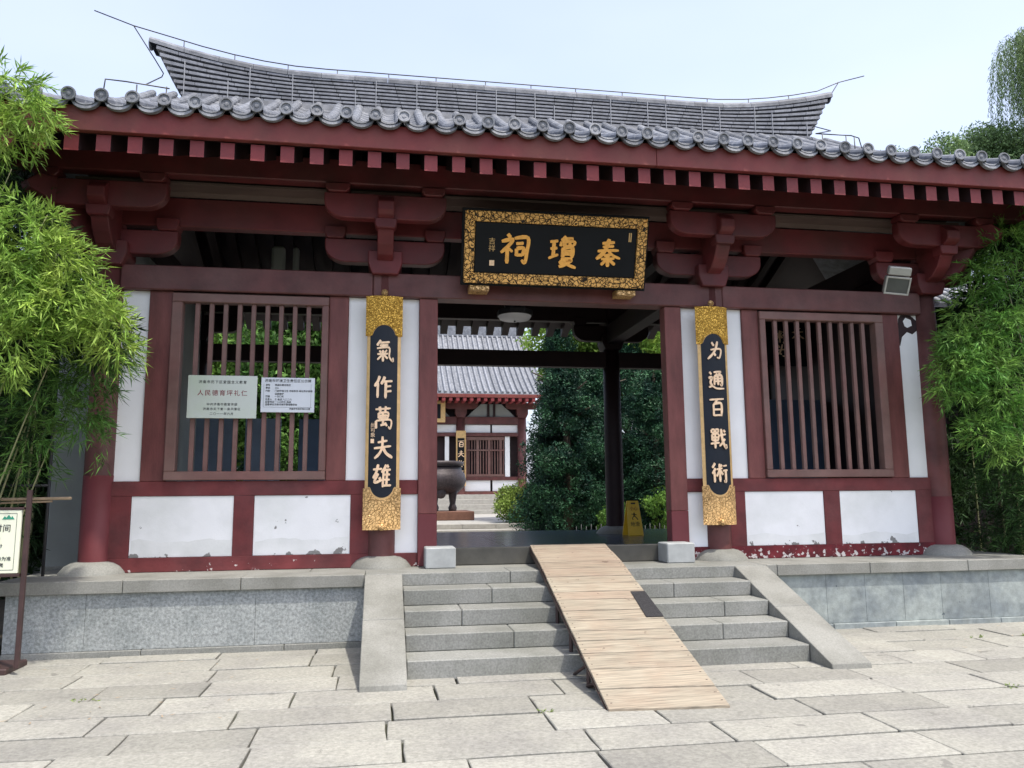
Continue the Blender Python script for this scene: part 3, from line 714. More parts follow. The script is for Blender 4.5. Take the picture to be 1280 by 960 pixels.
# ---------------- ridge
def rh(x):
    return .544+.418*max(0, (abs(x)-3.2)/2.4)**1.8
ZB = 6.74
NC = 8
def ridge_pt(x, fr): return ZB+rh(x)*fr
core = MB()
nx = 48
vv = []
for i in range(nx+1):
    x = -5.2+10.4*i/nx; k = 5.58/5.2
    for yy in (2.13, 2.37):
        vv += [(x*.955, yy, ZB-.25), (x*1.035, yy, ridge_pt(x*k, .93))]
for i in range(nx):
    a = i*4; b = a+4
    core.f += [(a, b, b+1, a+1), (a+2, a+3, b+3, b+2), (a+1, b+1, b+3, a+3)]
core.f += [(0, 1, 3, 2), (nx*4, nx*4+2, nx*4+3, nx*4+1)]
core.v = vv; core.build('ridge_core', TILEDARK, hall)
for c in range(NC):
    fr0 = .055+c*.108; fr1 = fr0+.058
    xe = 5.05+.50*fr0
    nseg = 34; 
    for i in range(nseg):
        xa = -xe+2*xe*i/nseg; xb = -xe+2*xe*(i+1)/nseg
        j = .004; v = []
        for x in (xa+j, xb-j):
            za = ridge_pt(x, fr0); zb = ridge_pt(x, fr1)
            v += [(x, 2.06, za), (x, 2.44, za), (x, 2.44, zb), (x, 2.06, zb)]
        link('ridge_tile', pymesh('m', v, [(0, 3, 2, 1), (4, 5, 6, 7), (0, 1, 5, 4), (1, 2, 6, 5), (2, 3, 7, 6), (3, 0, 4, 7)]), RIDGE, hall)
mj = MB()
for i in range(1, 34):
    if i % 3 == 2: continue
    x = -5.35+10.7*i/34
    k = random.uniform(.35, .9) if i % 2 else .9
    mj.add([(x-.004, 2.052, ridge_pt(x, .05)), (x+.006, 2.052, ridge_pt(x, .05)), (x+.006, 2.052, ridge_pt(x, k)), (x-.006, 2.052, ridge_pt(x, k)),
            (x-.006, 2.14, ridge_pt(x, .05)), (x+.006, 2.14, ridge_pt(x, .05)), (x+.006, 2.14, ridge_pt(x, k)), (x-.006, 2.14, ridge_pt(x, k))],
           [(0, 1, 2, 3), (0, 3, 7, 4), (1, 5, 6, 2)])
mj.build('ridge_mortar', MORTAR, hall, kind='stuff')
link('ridge_foot', prism_me([(1.98, ZB-.20), (2.52, ZB-.20), (2.48, ZB+.02), (2.02, ZB+.02)], -5.04, 5.04, 'x'), TILE, hall)
# ridge cap
for i in range(22):
    xa = -5.56+11.12*i/22; xb = -5.56+11.12*(i+1)/22-.006
    v = []; N = 8
    for x in (xa, xb):
        for k in range(N+1):
            a = -.15+(PI+.3)*k/N; v.append((x, 2.25+math.cos(a)*.20, ridge_pt(x, .91)+.0+math.sin(a)*.135))
    f = [(k, k+1, N+2+k, N+1+k) for k in range(N)]+[tuple(range(N+1)), tuple(range(2*N+1, N, -1))]
    me = pymesh('m', v, f); link('ridge_cap', me, TILE, hall)
for s, xx in ((-1, -5.57), (1, 5.57)):
    link('ridge_end_tile', dme, TILEDARK, hall, loc=(xx, 2.25, ridge_pt(xx, .93)+.02), rot=(0, 0, s*PI/2)).scale = (1.2, 1.2, 1.2)
for o in hall.children:
    if o.name.startswith('ridge_'): o.location.x -= .09
# lightning wire
lw = thing('lightning_conductor', 'thin black lightning wire on pins along the roof ridge', 'wire', (0, 2.25, 7.4))
def LW(name, pts, r): return tube(name, [(a, b-2.25, c-7.4) for a, b, c in pts], r, BLACKSTEEL, lw, 5)
wl = [(-6.506, 2.25, 8.128), (-5.939, 2.25, 7.934)]+[(x, 2.25, ridge_pt(x, .93)+.225) for x in np.linspace(-5.4, 5.3, 24)]+[(5.716, 2.25, 7.973), (6.222, 2.25, 8.136)]
LW('wire', wl, .009)
for x in (-5.2, -4.45, -3.65, -2.9, -2.1, -1.35, -.55, .2, .95, 1.75, 2.5, 3.25, 4.0, 4.75):
    LW('pin', [(x, 2.25, ridge_pt(x, .95)), (x, 2.25, ridge_pt(x, .93)+.23)], .008)
LW('wire', [(-5.939, 2.25, 7.934), (-5.60, 2.2, 7.40), (-5.46, 2.2, 7.17), (-5.45, 2.1, 7.06), (-5.40, 1.2, 6.45), (-4.82, .2, 5.90), (-5.30, .1, 5.90), (-5.50, .0, 5.86), (-5.52, .0, 5.62)], .009)
LW('wire', [(5.716, 2.25, 7.973), (5.3, 2.25, 7.35), (5.06, 2.25, 7.06), (5.05, 2.0, 6.98), (4.7, 1.0, 6.4), (3.95, .2, 5.92), (4.5, .2, 5.93), (4.62, .2, 5.90), (4.68, .2, 5.65)], .009)
for x in (-5.2, -4.85, 4.05, 4.42, 4.55): LW('pin', [(x, .2, 5.92), (x, .2, 5.6)], .008)

# =================================================================== PLAQUE
pq = thing('name_plaque', 'black plaque with three gilt characters in carved gold frame above doorway', 'plaque', (-.05, -.36, 3.385))
H = .86; tilt = math.atan2(.27, .83); pq.rotation_euler = (tilt, 0, math.radians(.0))
W = 2.27
def PB(name, x0, x1, z0, z1, y0, y1, m, bev=.006): return box(name, x0, x1, y0, y1, z0, z1, m, pq, bev)
def frame_piece(pts, y0, y1): return link('frame', prism_me(pts, y0, y1, 'y', .008), RELIEF_FRAME, pq)
hw = W/2; t = .125
PB('back_board', -hw-.03, hw+.03, -.03, H+.03, .0, .05, LACQUER)
frame_piece([(-hw, 0), (hw, 0), (hw-t, t), (-hw+t, t)], -.05, .0)
frame_piece([(-hw, H), (-hw+t, H-t), (hw-t, H-t), (hw, H)], -.05, .0)
frame_piece([(-hw, .004), (-hw+t-.003, t+.002), (-hw+t-.003, H-t-.002), (-hw, H-.004)], -.05, .0)
frame_piece([(hw, .004), (hw, H-.004), (hw-t+.003, H-t-.002), (hw-t+.003, t+.002)], -.05, .0)
PB('panel', -hw+t+.002, hw-t-.002, t+.002, H-t-.002, -.022, -.001, LACQUER)
for key, xx in (('ci', -.52), ('qiong', .07), ('qin', .65)):
    link('character', glyph_me(key, .355, .13, .014), GOLDTEXT, pq, loc=(xx, -.023, H/2-.005))
text('inscription', '吉\n祥', .085, GOLD, pq, (-.80, -.024, H/2+.03))
PB('seal', -.825, -.765, .215, .28, -.027, -.0225, PALEGOLD, 0)
for dx in (-.0, .022): PB('small_mark', .905+dx, .918+dx, .57, .68, -.027, -.0225, GOLD, 0)
for sx in (-.93, .93):
    g = box('gold_support', -.12, .12, -.34, -.126, 3.30, 3.385, RELIEF_LOW, None, .006)
    g.parent = pq; g.matrix_parent_inverse = Matrix.Identity(4)
    M = pq.matrix_basis.copy(); g.matrix_basis = (Matrix.Translation(pq.location) @ pq.rotation_euler.to_matrix().to_4x4()).inverted() @ Matrix.Translation((sx-.05, 0, 0))

# =================================================================== COUPLET BOARDS
def couplet(x, keys, centres, label, extra=False):
    c = thing('couplet_board', label, 'couplet board', (x, -.19, .44), 0, 'carved couplet boards on the two middle columns')
    R_ = .26; hwid = .20; A = math.asin(hwid/R_)
    def arc_piece(name, m, z0f, z1f, off0, off1, w=hwid, n=28):
        """curved slab: z bounds are functions of t in -1..1"""
        v = []; a_ = math.asin(w/R_)
        for k in range(n+1):
            tt = -1+2*k/n; a = tt*a_
            for off in (off0, off1):
                xx = math.sin(a)*(R_+off); yy = -(math.cos(a)*(R_+off)-R_*math.cos(A))*.55
                v += [(xx, yy, z0f(tt)), (xx, yy, z1f(tt))]
        f = []
        for k in range(n):
            p = k*4; q = p+4
            f += [(p+2, p+3, q+3, q+2), (p, q, q+1, p+1), (p+1, q+1, q+3, p+3), (p, p+2, q+2, q)]
        f += [(0, 1, 3, 2), (n*4, n*4+2, n*4+3, n*4+1)]
        return link(name, pymesh('m', v, f), m, c)
    T = 2.77
    arc_piece('board', GOLD, lambda t: .0, lambda t: T, -.03, .0)
    s = lambda t: math.cos(min(1, abs(t)*1.02)*PI/2)
    ogee = lambda t: max(0, 1-(abs(t)/.80)**2)**.62
    arc_piece('lacquer_panel', NAVY, lambda t: .49-.125*ogee(t), lambda t: 2.29+.125*ogee(t), .001, .008, w=.158)
    wf = .2/.2
    arc_piece('carved_end', RELIEF_TOP, lambda t: 2.285+.135*ogee(t*1.24), lambda t: T+.004, .0015, .026, w=.199)
    arc_piece('carved_end', RELIEF_LOW, lambda t: -.004, lambda t: .475-.135*ogee(t*1.24), .0015, .026, w=.199)
    for zz in (T+.055, .03):
        kn = link('knob', lathe_me([(0, -.03), (.03, -.025), (.042, 0), (.03, .025), (0, .03)], 14), RELIEF_LOW, c, loc=(0, -.085 if zz < 1 else -.02, zz), rot=(PI/2, 0, 0))
    for key, cz in zip(keys, centres):
        ch = link('character', glyph_me(key, .27 if extra else .245, .118, .012, 3), PALEGOLD, c, loc=(0.0, -.0605, cz-.44)); ch.scale = (.84, 1, 1); ch.rotation_euler = (0, random.uniform(-.05, .05), 0)
    if extra:
        text('signature', '尚\n可\n象', .058, PALEGOLD, c, (-.115, -.052, .0+1.15), spacing=1)
        box('seal', -.14, -.10, -.057, -.046, 1.00, 1.05, PALEGOLD, c, 0)
    return c
def zcol(px, py):   # heights read off the photograph, on the board's plane
    return py
couplet(-2.118, ['qi', 'zuo', 'wan', 'fu', 'xiong'], [2.538, 2.104, 1.741, 1.388, 1.057], 'curved black and gold couplet board between the left window and the doorway', True)
couplet(2.055, ['wei', 'tong', 'bai', 'zhan', 'shu'], [2.631, 2.25, 1.906, 1.51, 1.083], 'curved black and gold couplet board between the doorway and the right window')

# =================================================================== NOTICES ON THE LEFT WINDOW
n1 = thing('steel_notice', 'brushed steel notice with a dark red title on the left window bars', 'notice', (-3.96, -.12, 1.98))
box('plate', -.385, .385, -.012, .0, -.25, .25, BRASS, n1, .003)
for body, sz_, z, m in (('济南市历下区爱国主义教育', .040, .17, INK), ('人民德育坪礼仁', .072, .04, REDINK), ('中共济南市委宣传部', .034, -.09, INK), ('济南市天下第一泉风景区', .034, -.145, INK), ('二〇一一年六月', .034, -.20, INK)):
    text('lettering', body, sz_, m, n1, (0, -.0135, z), spacing=1.25)
n1.rotation_euler = (0, math.radians(0), 0)
n2 = thing('printed_notice', 'pale grey printed notice with small black lines, beside the steel one', 'notice', (-3.225, -.12, 2.01))
box('plate', -.305, .305, -.012, .0, -.205, .205, PAPER, n2, .003)
text('lettering', '济南市环境卫生责任区公示牌', .040, INK, n2, (0, -.0135, .165), spacing=1.05)
for z, a, b in ((.115, '单位', '明湖风景名胜区'), (.08, '等级', '三A'), (.045, '内容', '门前环境卫生 市容秩序 绿化养护管理'), (.01, '', '设施维护'), (-.02, '范围', '一五〇米'), (-.055, '负责人', '王 电话 八二二六'), (-.085, '监督电话', '一二三四五 热线'), (-.115, '监督单位', '济南市城市管理委员会')):
    if a: text('lettering', a, .026, INK, n2, (-.255, -.0135, z), align='LEFT')
    text('lettering', b, .026, INK, n2, (-.15, -.0135, z), align='LEFT')
text('lettering', '济南市市容环境办公室', .024, INK, n2, (.14, -.0135, -.165))
for (x0, x1, z0, z1) in ((-.275, .275, -.146, -.144), (.262, .264, -.144, .13), (-.275, -.273, -.144, .13)):
    box('ruled_line', x0, x1, -.0136, -.0122, z0, z1, INK, n2, 0)

# =================================================================== FLOODLIGHT
fl = thing('floodlight', 'square aluminium floodlight on an arm under the right end of the eave', 'floodlight', (4.30, -.82, 3.42))
fl.scale = (.87, .87, .87); fl.rotation_euler = (math.radians(24), math.radians(9), math.radians(-20))
box('housing', -.17, .17, -.02, .10, -.13, .13, ALU, fl, .02)
for (a, b, c_, d) in ((-.17, .17, .105, .13), (-.17, .17, -.13, -.105), (-.17, -.145, -.105, .105), (.145, .17, -.105, .105)):
    box('bezel', a, b, -.045, -.021, c_, d, ALU, fl, .004)
box('glass', -.144, .144, -.032, -.0215, -.104, .104, GLASS, fl, 0)
box('reflector', -.10, .10, -.0209, -.0202, -.07, .07, BLACKSTEEL, fl, 0)
box('gear_box', -.155, .155, -.03, .09, .145, .27, ALU, fl, .015)
tube('arm', [(-.02, .09, .15), (-.02, .35, .02), (0, .72, -.12)], .016, BLACKSTEEL, fl)
# ceiling lamp
cl = thing('ceiling_lamp', 'dark eight-sided ceiling lamp with white diffuser, hanging just inside the doorway', 'lamp', (-.23, 1.52, 3.62))
def ngon(r, n=8, a0=PI/8): return [(r*math.cos(a0+2*PI*k/n), r*math.sin(a0+2*PI*k/n)) for k in range(n)]
link('lamp_body', prism_me(ngon(.27), -.20, -.12, 'z', .008), BLACKSTEEL, cl)
link('lamp_crown', prism_me(ngon(.16), -.12, .0, 'z', .008), BLACKSTEEL, cl)
link('diffuser', lathe_me([(.245, -.201), (.22, -.245), (.12, -.262), (0, -.266)], 24), DIFFUSER, cl)
link('finial', lathe_me([(.0, -.266), (.014, -.27), (.012, -.285), (0, -.29)], 10), BLACKSTEEL, cl)

# =================================================================== WOODEN RAMP
ramp = thing('wheelchair_ramp', 'wooden plank ramp on a dark steel frame laid over the steps', 'ramp', (0, -3.8, -.75))
def RP(o): o.location = (0, 3.8, .75); return o
TL = Vector((-.34, -.06, .225)); TR = Vector((.60, -.06, .225))
ML = Vector((-.385, -.86, .085)); MR = Vector((.555, -.86, .085))
BL = Vector((-.465, -3.78, -.735)); BR = Vector((.446, -3.86, -.735))
def rp(u, s):
    """u 0..1 along the ramp from the top, s 0 left 1 right"""
    k = .22
    a, b = (TL.lerp(ML, u/k), TR.lerp(MR, u/k)) if u < k else (ML.lerp(BL, (u-k)/(1-k)), MR.lerp(BR, (u-k)/(1-k)))
    return a.lerp(b, s)
us = [0, .052, .105, .165, .22, .275, .335, .385, .44, .49, .555, .61, .665, .715, .775, .845, .925, 1.0]
for i in range(len(us)-1):
    a, b = us[i]+.0022, us[i+1]-.0022; th = Vector((0, 0, .028)); z = Vector((0, 0, random.uniform(0, .004)))
    so, eo = random.uniform(-.006, .006), random.uniform(-.006, .006)
    s1 = 1.0
    if i in (6, 7, 8): s1 = 1.0
    c4 = [rp(a, 0+so*.5), rp(a, s1+eo*.5), rp(b, s1+eo*.5), rp(b, 0+so*.5)]
    v = [p-th+z for p in c4]+[p+z for p in c4]
    me = pymesh('m', v, BOXF)
    bm = bmesh.new(); bm.from_mesh(me); bmesh.ops.recalc_face_normals(bm, faces=bm.faces); bmesh.ops.bevel(bm, geom=list(bm.edges), offset=.003, segments=1, affect='EDGES'); bm.to_mesh(me); bm.free()
    pk = RP(link('plank', me, WOOD if i < 6 or i == 8 else WOODPALE, ramp))
    nm_ = MB()
    for s_ in (.035, .045, .955, .965):
        for u_ in (.3, .72):
            q_ = rp(a+(b-a)*u_, s_+random.uniform(-.006, .006))+z
            nm_.box(q_.x-.0035, q_.x+.0035, q_.y-.004, q_.y+.004, q_.z-.004, q_.z+.002)
    nl = nm_.build('nail_heads', STEEL, pk, kind='stuff')
def quad_slab(name, cs, th, m, parent):
    v = [p-Vector((0, 0, th)) for p in cs]+[p for p in cs]
    me = pymesh('m', v, BOXF); bm = bmesh.new(); bm.from_mesh(me); bmesh.ops.recalc_face_normals(bm, faces=bm.faces); bm.to_mesh(me); bm.free()
    return link(name, me, m, parent)
up = Vector((0, 0, .011))
RP(quad_slab('grip_mat', [rp(.452, .84)+up, rp(.452, 1.0)+up, rp(.605, 1.0)+up, rp(.605, .82)+up], .006, RUBBER, ramp))
for s in (0.012, .988):
    v = []
    mbr = MB()
    for (a, b) in ((0, .22), (.22, 1)):
        p, q = rp(a, s), rp(b, s)
        w_ = Vector((.018, 0, 0)); d1 = Vector((0, 0, .03)); d2 = Vector((0, 0, .085 if b < 1 else .085)); d3 = Vector((0, 0, .035 if b == 1 else .085))
        vv = [p-w_-d1, p+w_-d1, q+w_-d1, q-w_-d1, p-w_-d2, p+w_-d2, q+w_-d3, q-w_-d3]
        mbr.add(vv, [(0, 1, 2, 3), (4, 7, 6, 5), (0, 4, 5, 1), (1, 5, 6, 2), (2, 6, 7, 3), (3, 7, 4, 0)])
    RP(mbr.build('side_rail', STEEL, ramp))
lb = MB()
for u in (.45, .62, .80):
    p = rp(u, .03); q = rp(u, .97)
    lb.tube([p-Vector((0, 0, .07)), q-Vector((0, 0, .07))], .018, 4)
    for e in (p, q): lb.tube([e-Vector((0, 0, .05)), Vector((e.x, e.y, max(-.75, e.z-.35) if u < .5 else -.75))], .018, 4)
RP(lb.build('support_frame', STEEL, ramp))
p = rp(.80, .03)
RP(tube('brace', [(p.x-.01, p.y, -.74), (p.x+.06, p.y-.3, p.z-.11)], .018, STEEL, ramp, 4))
RP(tube('brace', [(p.x-.01, p.y+.45, -.74), (p.x+.0, p.y+.1, p.z-.08)], .015, STEEL, ramp, 4))

# =================================================================== INFORMATION SIGN
sg = thing('opening_hours_sign', 'cream opening hours board on a dark brown steel stand, cut off by the left edge', 'sign', (-5.92, -1.30, -.75))
box('foot', -.62, .46, -.24, .22, -.012, .05, STEEL, sg, .012)
for x in (-.56, .545): box('post', x-.02, x+.02, -.25, -.21, .05 if x > 0 else .05, 1.66, STEEL, sg, .004)
sg.children[1].location = (0, 0, 0)
box('face', -.52, .50, -.265, -.235, .90, 1.475, CREAM, sg, .004)
for (a, b, c_, d) in ((-.545, .52, 1.477, 1.50), (-.545, .52, .868, .897)): box('frame_bar', a, b, -.27, -.225, c_, d, STEEL, sg, .003)
for (a, b, c_, d) in ((-.49, .465, 1.443, 1.446), (-.49, .465, .93, .933), (.463, .466, .933, 1.443), (-.49, -.487, .933, 1.443)):
    box('border_line', a, b, -.2672, -.2655, c_, d, INK, sg, 0)
text('lettering', '参观开放时间', .074, INK, sg, (.20, -.2668, 1.305))
for i, b in enumerate(('每年四月一日至十月三十一日', '上午八时至下午五时三十分', '闭馆时间为周一', '节假日请以现场公告为准', '文明参观请勿攀爬')):
    text('lettering', b, .040, INK, sg, ((.34, .36, .31, .44, .38)[i], -.2668, 1.205-.058*i), align='RIGHT')
link('logo', prism_me([(.34, 1.39), (.36, 1.42), (.375, 1.405), (.395, 1.432), (.415, 1.405), (.425, 1.42), (.445, 1.39)], -.2675, -.2655, 'y'), GREENINK, sg)

# bamboo rail and thin posts behind the sign
rl_ = thing('bamboo_rail', 'rough dry bamboo pole tied across the stems at the left platform end', 'rail', (-5.8, -1.0, .8))
tube('pole', [(-1.2, .02, -.04), (-.4, 0, .02), (.60, 0, .03)], .017, DRYCULM, rl_)
tube('pole', [(-1.2, .05, -.09), (.0, .03, -.01), (.42, .01, .0)], .012, DRYCULM, rl_)
for x in (-.05, .22, -.5):
    tube('tie', [(x, -.03, -.04), (x+.005, -.035, .0), (x, 0, .06)], .008, BLACKSTEEL, rl_, 5)
gp = thing('iron_post', 'thin black iron post in front of the white side wall', 'post', (-5.72, -.2, -.75))
tube('shaft', [(0, 0, .55), (0, 0, 2.4)], .018, BLACKSTEEL, gp)
tube('shaft', [(0, .0, 1.72), (-1.6, .0, 1.72)], .02, BLACKSTEEL, gp)

# side yard walls
yw = thing('yard_wall', 'plain grey white wall piece beside the left outer column', 'wall', (-5.9, 1.0, -.75))
box('wall_face', -.26, .50, 0, .25, .1, 4.3, GREYPLASTER, yw, .01)
box('wall_plinth', -.30, .50, -.03, .28, 0, .76, GRANITE2, yw, .01)
box('soil_bed', -14, -5.95, -1.0, 12, -.80, -.66, SOIL, None, 0, kind='structure')
box('soil_bed', 6.2, 16, -.9, 12, -.80, -.66, SOIL, None, 0, kind='structure')
box('rear_yard_wall', -16, -6.2, 4.2, 4.45, -.8, 2.9, GREYPLASTER, None, .01)
tag(bpy.data.objects['rear_yard_wall'], 'long wall hidden behind the left bamboo', 'wall')

# small tiled roof glimpsed right of the hall
nr = thing('side_roof_gallery', 'pale striped tile roof glimpsed between the floodlight and right bamboo', 'roof', (9.3, 4.2, 4.25))
sl_ = prism_me([(-1.2, 0), (.6, 1.0), (.6, .92), (-1.2, -.08)], -2.6, 2.2, 'x'); link('roof_slab', sl_, TILEDARK, nr)
for k in range(18):
    x = -2.5+k*.27
    tube('barrel_tile_row', [(x, -1.22, .03), (x, .6, 1.04)], .06, MORTAR, nr, 8)
box('gallery_wall', -2.5, 2.1, -.4, .4, -4.95, .3, DARKRED, nr, 0)  # wall coloured dark to put shade between the bamboo stems

# =================================================================== INSIDE THE HALL
for i, (x, y, wv_, lab) in enumerate(((-4.55, 3.4, .62, 'blue grey display panel seen through the left end of left window'), (-3.85, 3.45, .55, 'blue grey display panel, second from the left inside left window'), (-2.95, 3.5, .7, 'dark display panel seen below the printed notice'))):
    d = thing('exhibition_board', lab, 'exhibition board', (x-.15, y, ZF))
    box('board', -wv_/2, wv_/2, -.02, .02, .35, 1.95, BOARDPALE if i < 2 else BOARDBLUE, d, .006)
    box('leg', -wv_/2, -wv_/2+.04, -.03, .03, 0, .35, ALU, d, .003); box('leg', wv_/2-.04, wv_/2, -.03, .03, 0, .35, ALU, d, .003)
d = thing('display_board', 'wide dark blue display board seen through the right window', 'display board', (4.4, 2.6, ZF))
box('board', -1.2, .95, -.03, .03, .3, 2.25, BOARDBLUE, d, .006)
for x in (-1.15, .87): box('leg', x, x+.05, -.05, .05, 0, .3, ALU, d, .003)
hp = thing('hanging_scroll_board', 'dark board with gilt characters hung high behind the right window', 'board', (4.82, 2.9, 3.02))
box('board', -.40, .38, 0, .03, -.02, .75, LACQUER, hp, .006)
for key, x, z in (('shu', -.14, .50), ('wei', -.14, .24), ('fu', .20, .58)):
    link('character', glyph_me(key, .24, .1, .008), PALEGOLD, hp, loc=(x, -.002, z))
# wet floor sign
wfs = thing('wet_floor_sign', 'yellow folding wet floor sign on the dark floor inside the right of doorway', 'floor sign', (2.16, 3.62, ZF), math.radians(6))
WS = .60
def ws_side(sgn):
    q = [(-.14, 0), (.14, 0), (.105, WS), (-.105, WS)]
    me = prism_me(q, -.012, .012, 'y', .004)
    o = link('leaf_board', me, YELLOW, wfs, loc=(0, sgn*.13, 0), rot=(sgn*math.atan(.13/WS), 0, 0)); return o
a = ws_side(-1); ws_side(1)
a.rotation_euler = (-math.atan(.12/WS), 0, 0); 
text('lettering', '小心', .075, REDINK, a, (0, -.014, .46)); text('lettering', '地滑', .085, INK, a, (0, -.014, .19))
box('handle_slot', -.04, .04, -.0145, -.0125, .54, .565, INK, a, 0)
pg = MB(); pg.tube([(0, -.014, .39), (-.005, -.014, .345)], .012, 6); pg.tube([(-.005, -.014, .34), (.03, -.014, .31), (.06, -.014, .27)], .008, 5); pg.tube([(-.005, -.014, .34), (-.04, -.014, .30), (-.03, -.014, .27)], .008, 5); pg.tube([(-.05, -.014, .37), (.045, -.014, .355)], .006, 5)
pg.build('pictogram', INK, a)

# =================================================================== REAR COURT
box('rear_court_ground', -30, 30, 5.95, 70, -.8, -.42, LIGHTSTONE, None, 0, kind='structure')
terr = thing('court_terrace', 'low pale stone terrace of two steps behind the gate', 'terrace', (0, 15.4, -.42))
for k in range(12): 
    box('edge_stone', -6+k*1.1, -6+k*1.1+1.094, 0, 1.2, 0, .16, LIGHTSTONE, terr, .01)
    if k < 8: box('edge_stone', -5+k*1.1, -5+k*1.1+1.094, .8, 2.2, .16, .32, LIGHTSTONE, terr, .01)
box('terrace_top', -5, 3.8, 2.2, 14.5, .0, .318, LIGHTSTONE, terr, .0)
# incense burner
ib = thing('incense_burner', 'dark bronze three-legged incense burner on a brown plinth in the court', 'incense burner', (0, 21.4, -.10))
box('plinth', -1.35, 1.35, -1.3, 1.3, 0, .33, PLINTH, ib, .02)
link('bowl', lathe_me([(0, .95), (.45, .95), (.85, 1.03), (1.10, 1.25), (1.18, 1.5), (1.12, 1.75), (1.0, 1.9), (.98, 2.05), (.90, 2.05), (.88, 1.6), (0, 1.3)], 40), BRONZE, ib)
link('rim', lathe_me([(.95, 2.06), (1.06, 2.07), (1.08, 2.22), (.98, 2.24), (.9, 2.2), (.9, 2.06)], 40), BRONZE, ib)
for a_ in (-.55, PI+.55, PI/2, -PI/2-.15):
    x, y = .72*math.cos(a_), .72*math.sin(a_)
    link('leg', lathe_me([(.14, .33), (.17, .45), (.11, .6), (.16, .95), (.24, 1.15), (0, 1.2)], 14), BRONZE, ib, loc=(x, y, 0))
link('lion_mask', lathe_me([(.0, -.06), (.16, -.03), (.2, .0)], 12), BRONZE, ib, loc=(.12, -.92, 1.0), rot=(PI/2, 0, 0)).scale = (1, 1, -1)
# main hall
mh = thing('main_hall', 'red and white main hall with grey tiled roof across the court', 'hall', (0, 32, -.4))
def mbx(n, x0, x1, y0, y1, z0, z1, m, bev=.01): return box(n, x0, x1, y0-0, y1, z0+.4, z1+.4, m, mh, bev)
mbx('plinth', -7, 7.0, -1.6, 9, -.4, .86, LIGHTSTONE)
for k in range(4): mbx('step', -2.6, 3.9, -1.6-.35*(k+1), -1.6-.35*k, -.4, .62-.26*k, LIGHTSTONE)
for x in (-5.3, -2.0, 2.0, 5.3):
    o = link('column', lathe_me([(.24, 1.2), (.24, 5.6), (0, 5.6)], 16), RED, mh, loc=(x, -.1, 0))
mbx('rear_wall', -5.5, 5.5, .3, .5, .86, 6.6, DARKRED)
for a_, b_ in ((-5.2, -2.1), (-1.9, 1.9), (2.1, 5.2)):
    mbx('beam', a_, b_, -.2, .1, 3.92, 4.10, RED); mbx('beam', a_, b_, -.2, .1, 4.56, 4.95, RED)
    mid = (a_+b_)/2
    mbx('white_panel', a_+.05, mid-.05, -.05, .05, 4.12, 4.54, WHITECLEAN); mbx('white_panel', mid+.05, b_-.05, -.05, .05, 4.12, 4.54, WHITECLEAN)
    if a_ > 0 or a_ < -3:
        mbx('sill', a_, b_, -.15, .1, 1.60, 1.78, RED); mbx('sill', a_, b_, -.15, .1, .86, 1.02, RED)
        mbx('white_panel', a_+.05, mid-.06, -.05, .05, 1.03, 1.60, WHITECLEAN); mbx('white_panel', mid+.06, b_-.05, -.05, .05, 1.03, 1.60, WHITECLEAN)
        mbx('white_pilaster', b_-.82, b_-.56, -.10, .05, 1.78, 3.92, WHITECLEAN)
        mbx('window_frame', a_+.05, b_-.84, -.12, .02, 3.72, 3.9, FRAMEBROWN); mbx('window_frame', a_+.05, b_-.84, -.12, .02, 1.79, 1.92, FRAMEBROWN)
        mbx('window_frame', a_+.05, b_-.84, -.13, .0, 3.15, 3.22, FRAMEBROWN)
        for q in range(14):
            xx = a_+.2+q*(b_-.9-a_-.2)/13; wdt = .07 if q % 4 == 0 else .025
            mbx('window_bar', xx-wdt, xx+wdt, -.10 if wdt > .05 else -.07, -.02, 1.9, 3.74, FRAMEBROWN, .004)
    else:
        mbx('white_pilaster', b_-.72, b_-.50, -.10, .05, 1.0, 3.92, WHITECLEAN); mbx('white_pilaster', a_+.50, a_+.72, -.10, .05, 1.0, 3.92, WHITECLEAN)
for x in (-2.0, 2.0, 5.3, -5.3):
    link('bracket_arm', prism_me([(x+a_, b_) for a_, b_ in arm_pts(0, .9, 5.75, 6.1, .3)], -.4, -.2, 'y'), RED, mh)
    link('bracket_block', prism_me([(x+a_, b_) for a_, b_ in dou(.2, .3, 5.3, 5.75)], -.4, .1, 'y'), RED, mh)
for x in (0.15, 3.65, -3.65):   # white gable shaped infill with inverted V strut
    link('white_infill', prism_me([(x-1.3, 5.36), (x+1.3, 5.36), (x+1.05, 5.6), (x+.55, 6.05), (x-.55, 6.05), (x-1.05, 5.6)], -.06, .0, 'y'), GREYPLASTER, mh)
    for dx in (-.16, .16): link('strut', box_me(x+dx-.06, x+dx+.06, -.14, -.08, 5.38, 6.1), DARKRED, mh)
mbx('eave_beam', -6, 6, -.45, -.2, 5.75, 6.0, RED)
# hall roof: profile from eave y=-1.6 (z 6.25) to ridge y=4
def hz(y): t_ = (y+1.7)/6.2; return 6.42+4.3*(.75*t_+.25*t_*t_)
hy = [-1.7+6.2*i/10 for i in range(11)]
v = []
for y in hy: v += [(-6.4, y, hz(y)), (6.35 if y < 1.2 else 6.35-(0) , y, hz(y))]
me = pymesh('m', v+[(a, b, c_-.12) for a, b, c_ in v], [(2*i, 2*i+1, 2*i+3, 2*i+2) for i in range(10)]+[(22+2*i, 22+2*i+2, 22+2*i+3, 22+2*i+1) for i in range(10)]+[(0, 22, 23, 1)])
link('roof', me, TILE, mh)
brow, bf = tube_geo([(0, y, hz(y)+.05) for y in hy], .075, 6)
bme = pymesh('m', brow, bf)
for k in range(44): link('barrel_tile_row', bme, MORTAR if False else TILEEND, mh, loc=(-6.3+k*.295, 0, 0))
mbx('fascia', -6.4, 6.4, -1.72, -1.66, 5.80, 5.98, FASCIA)
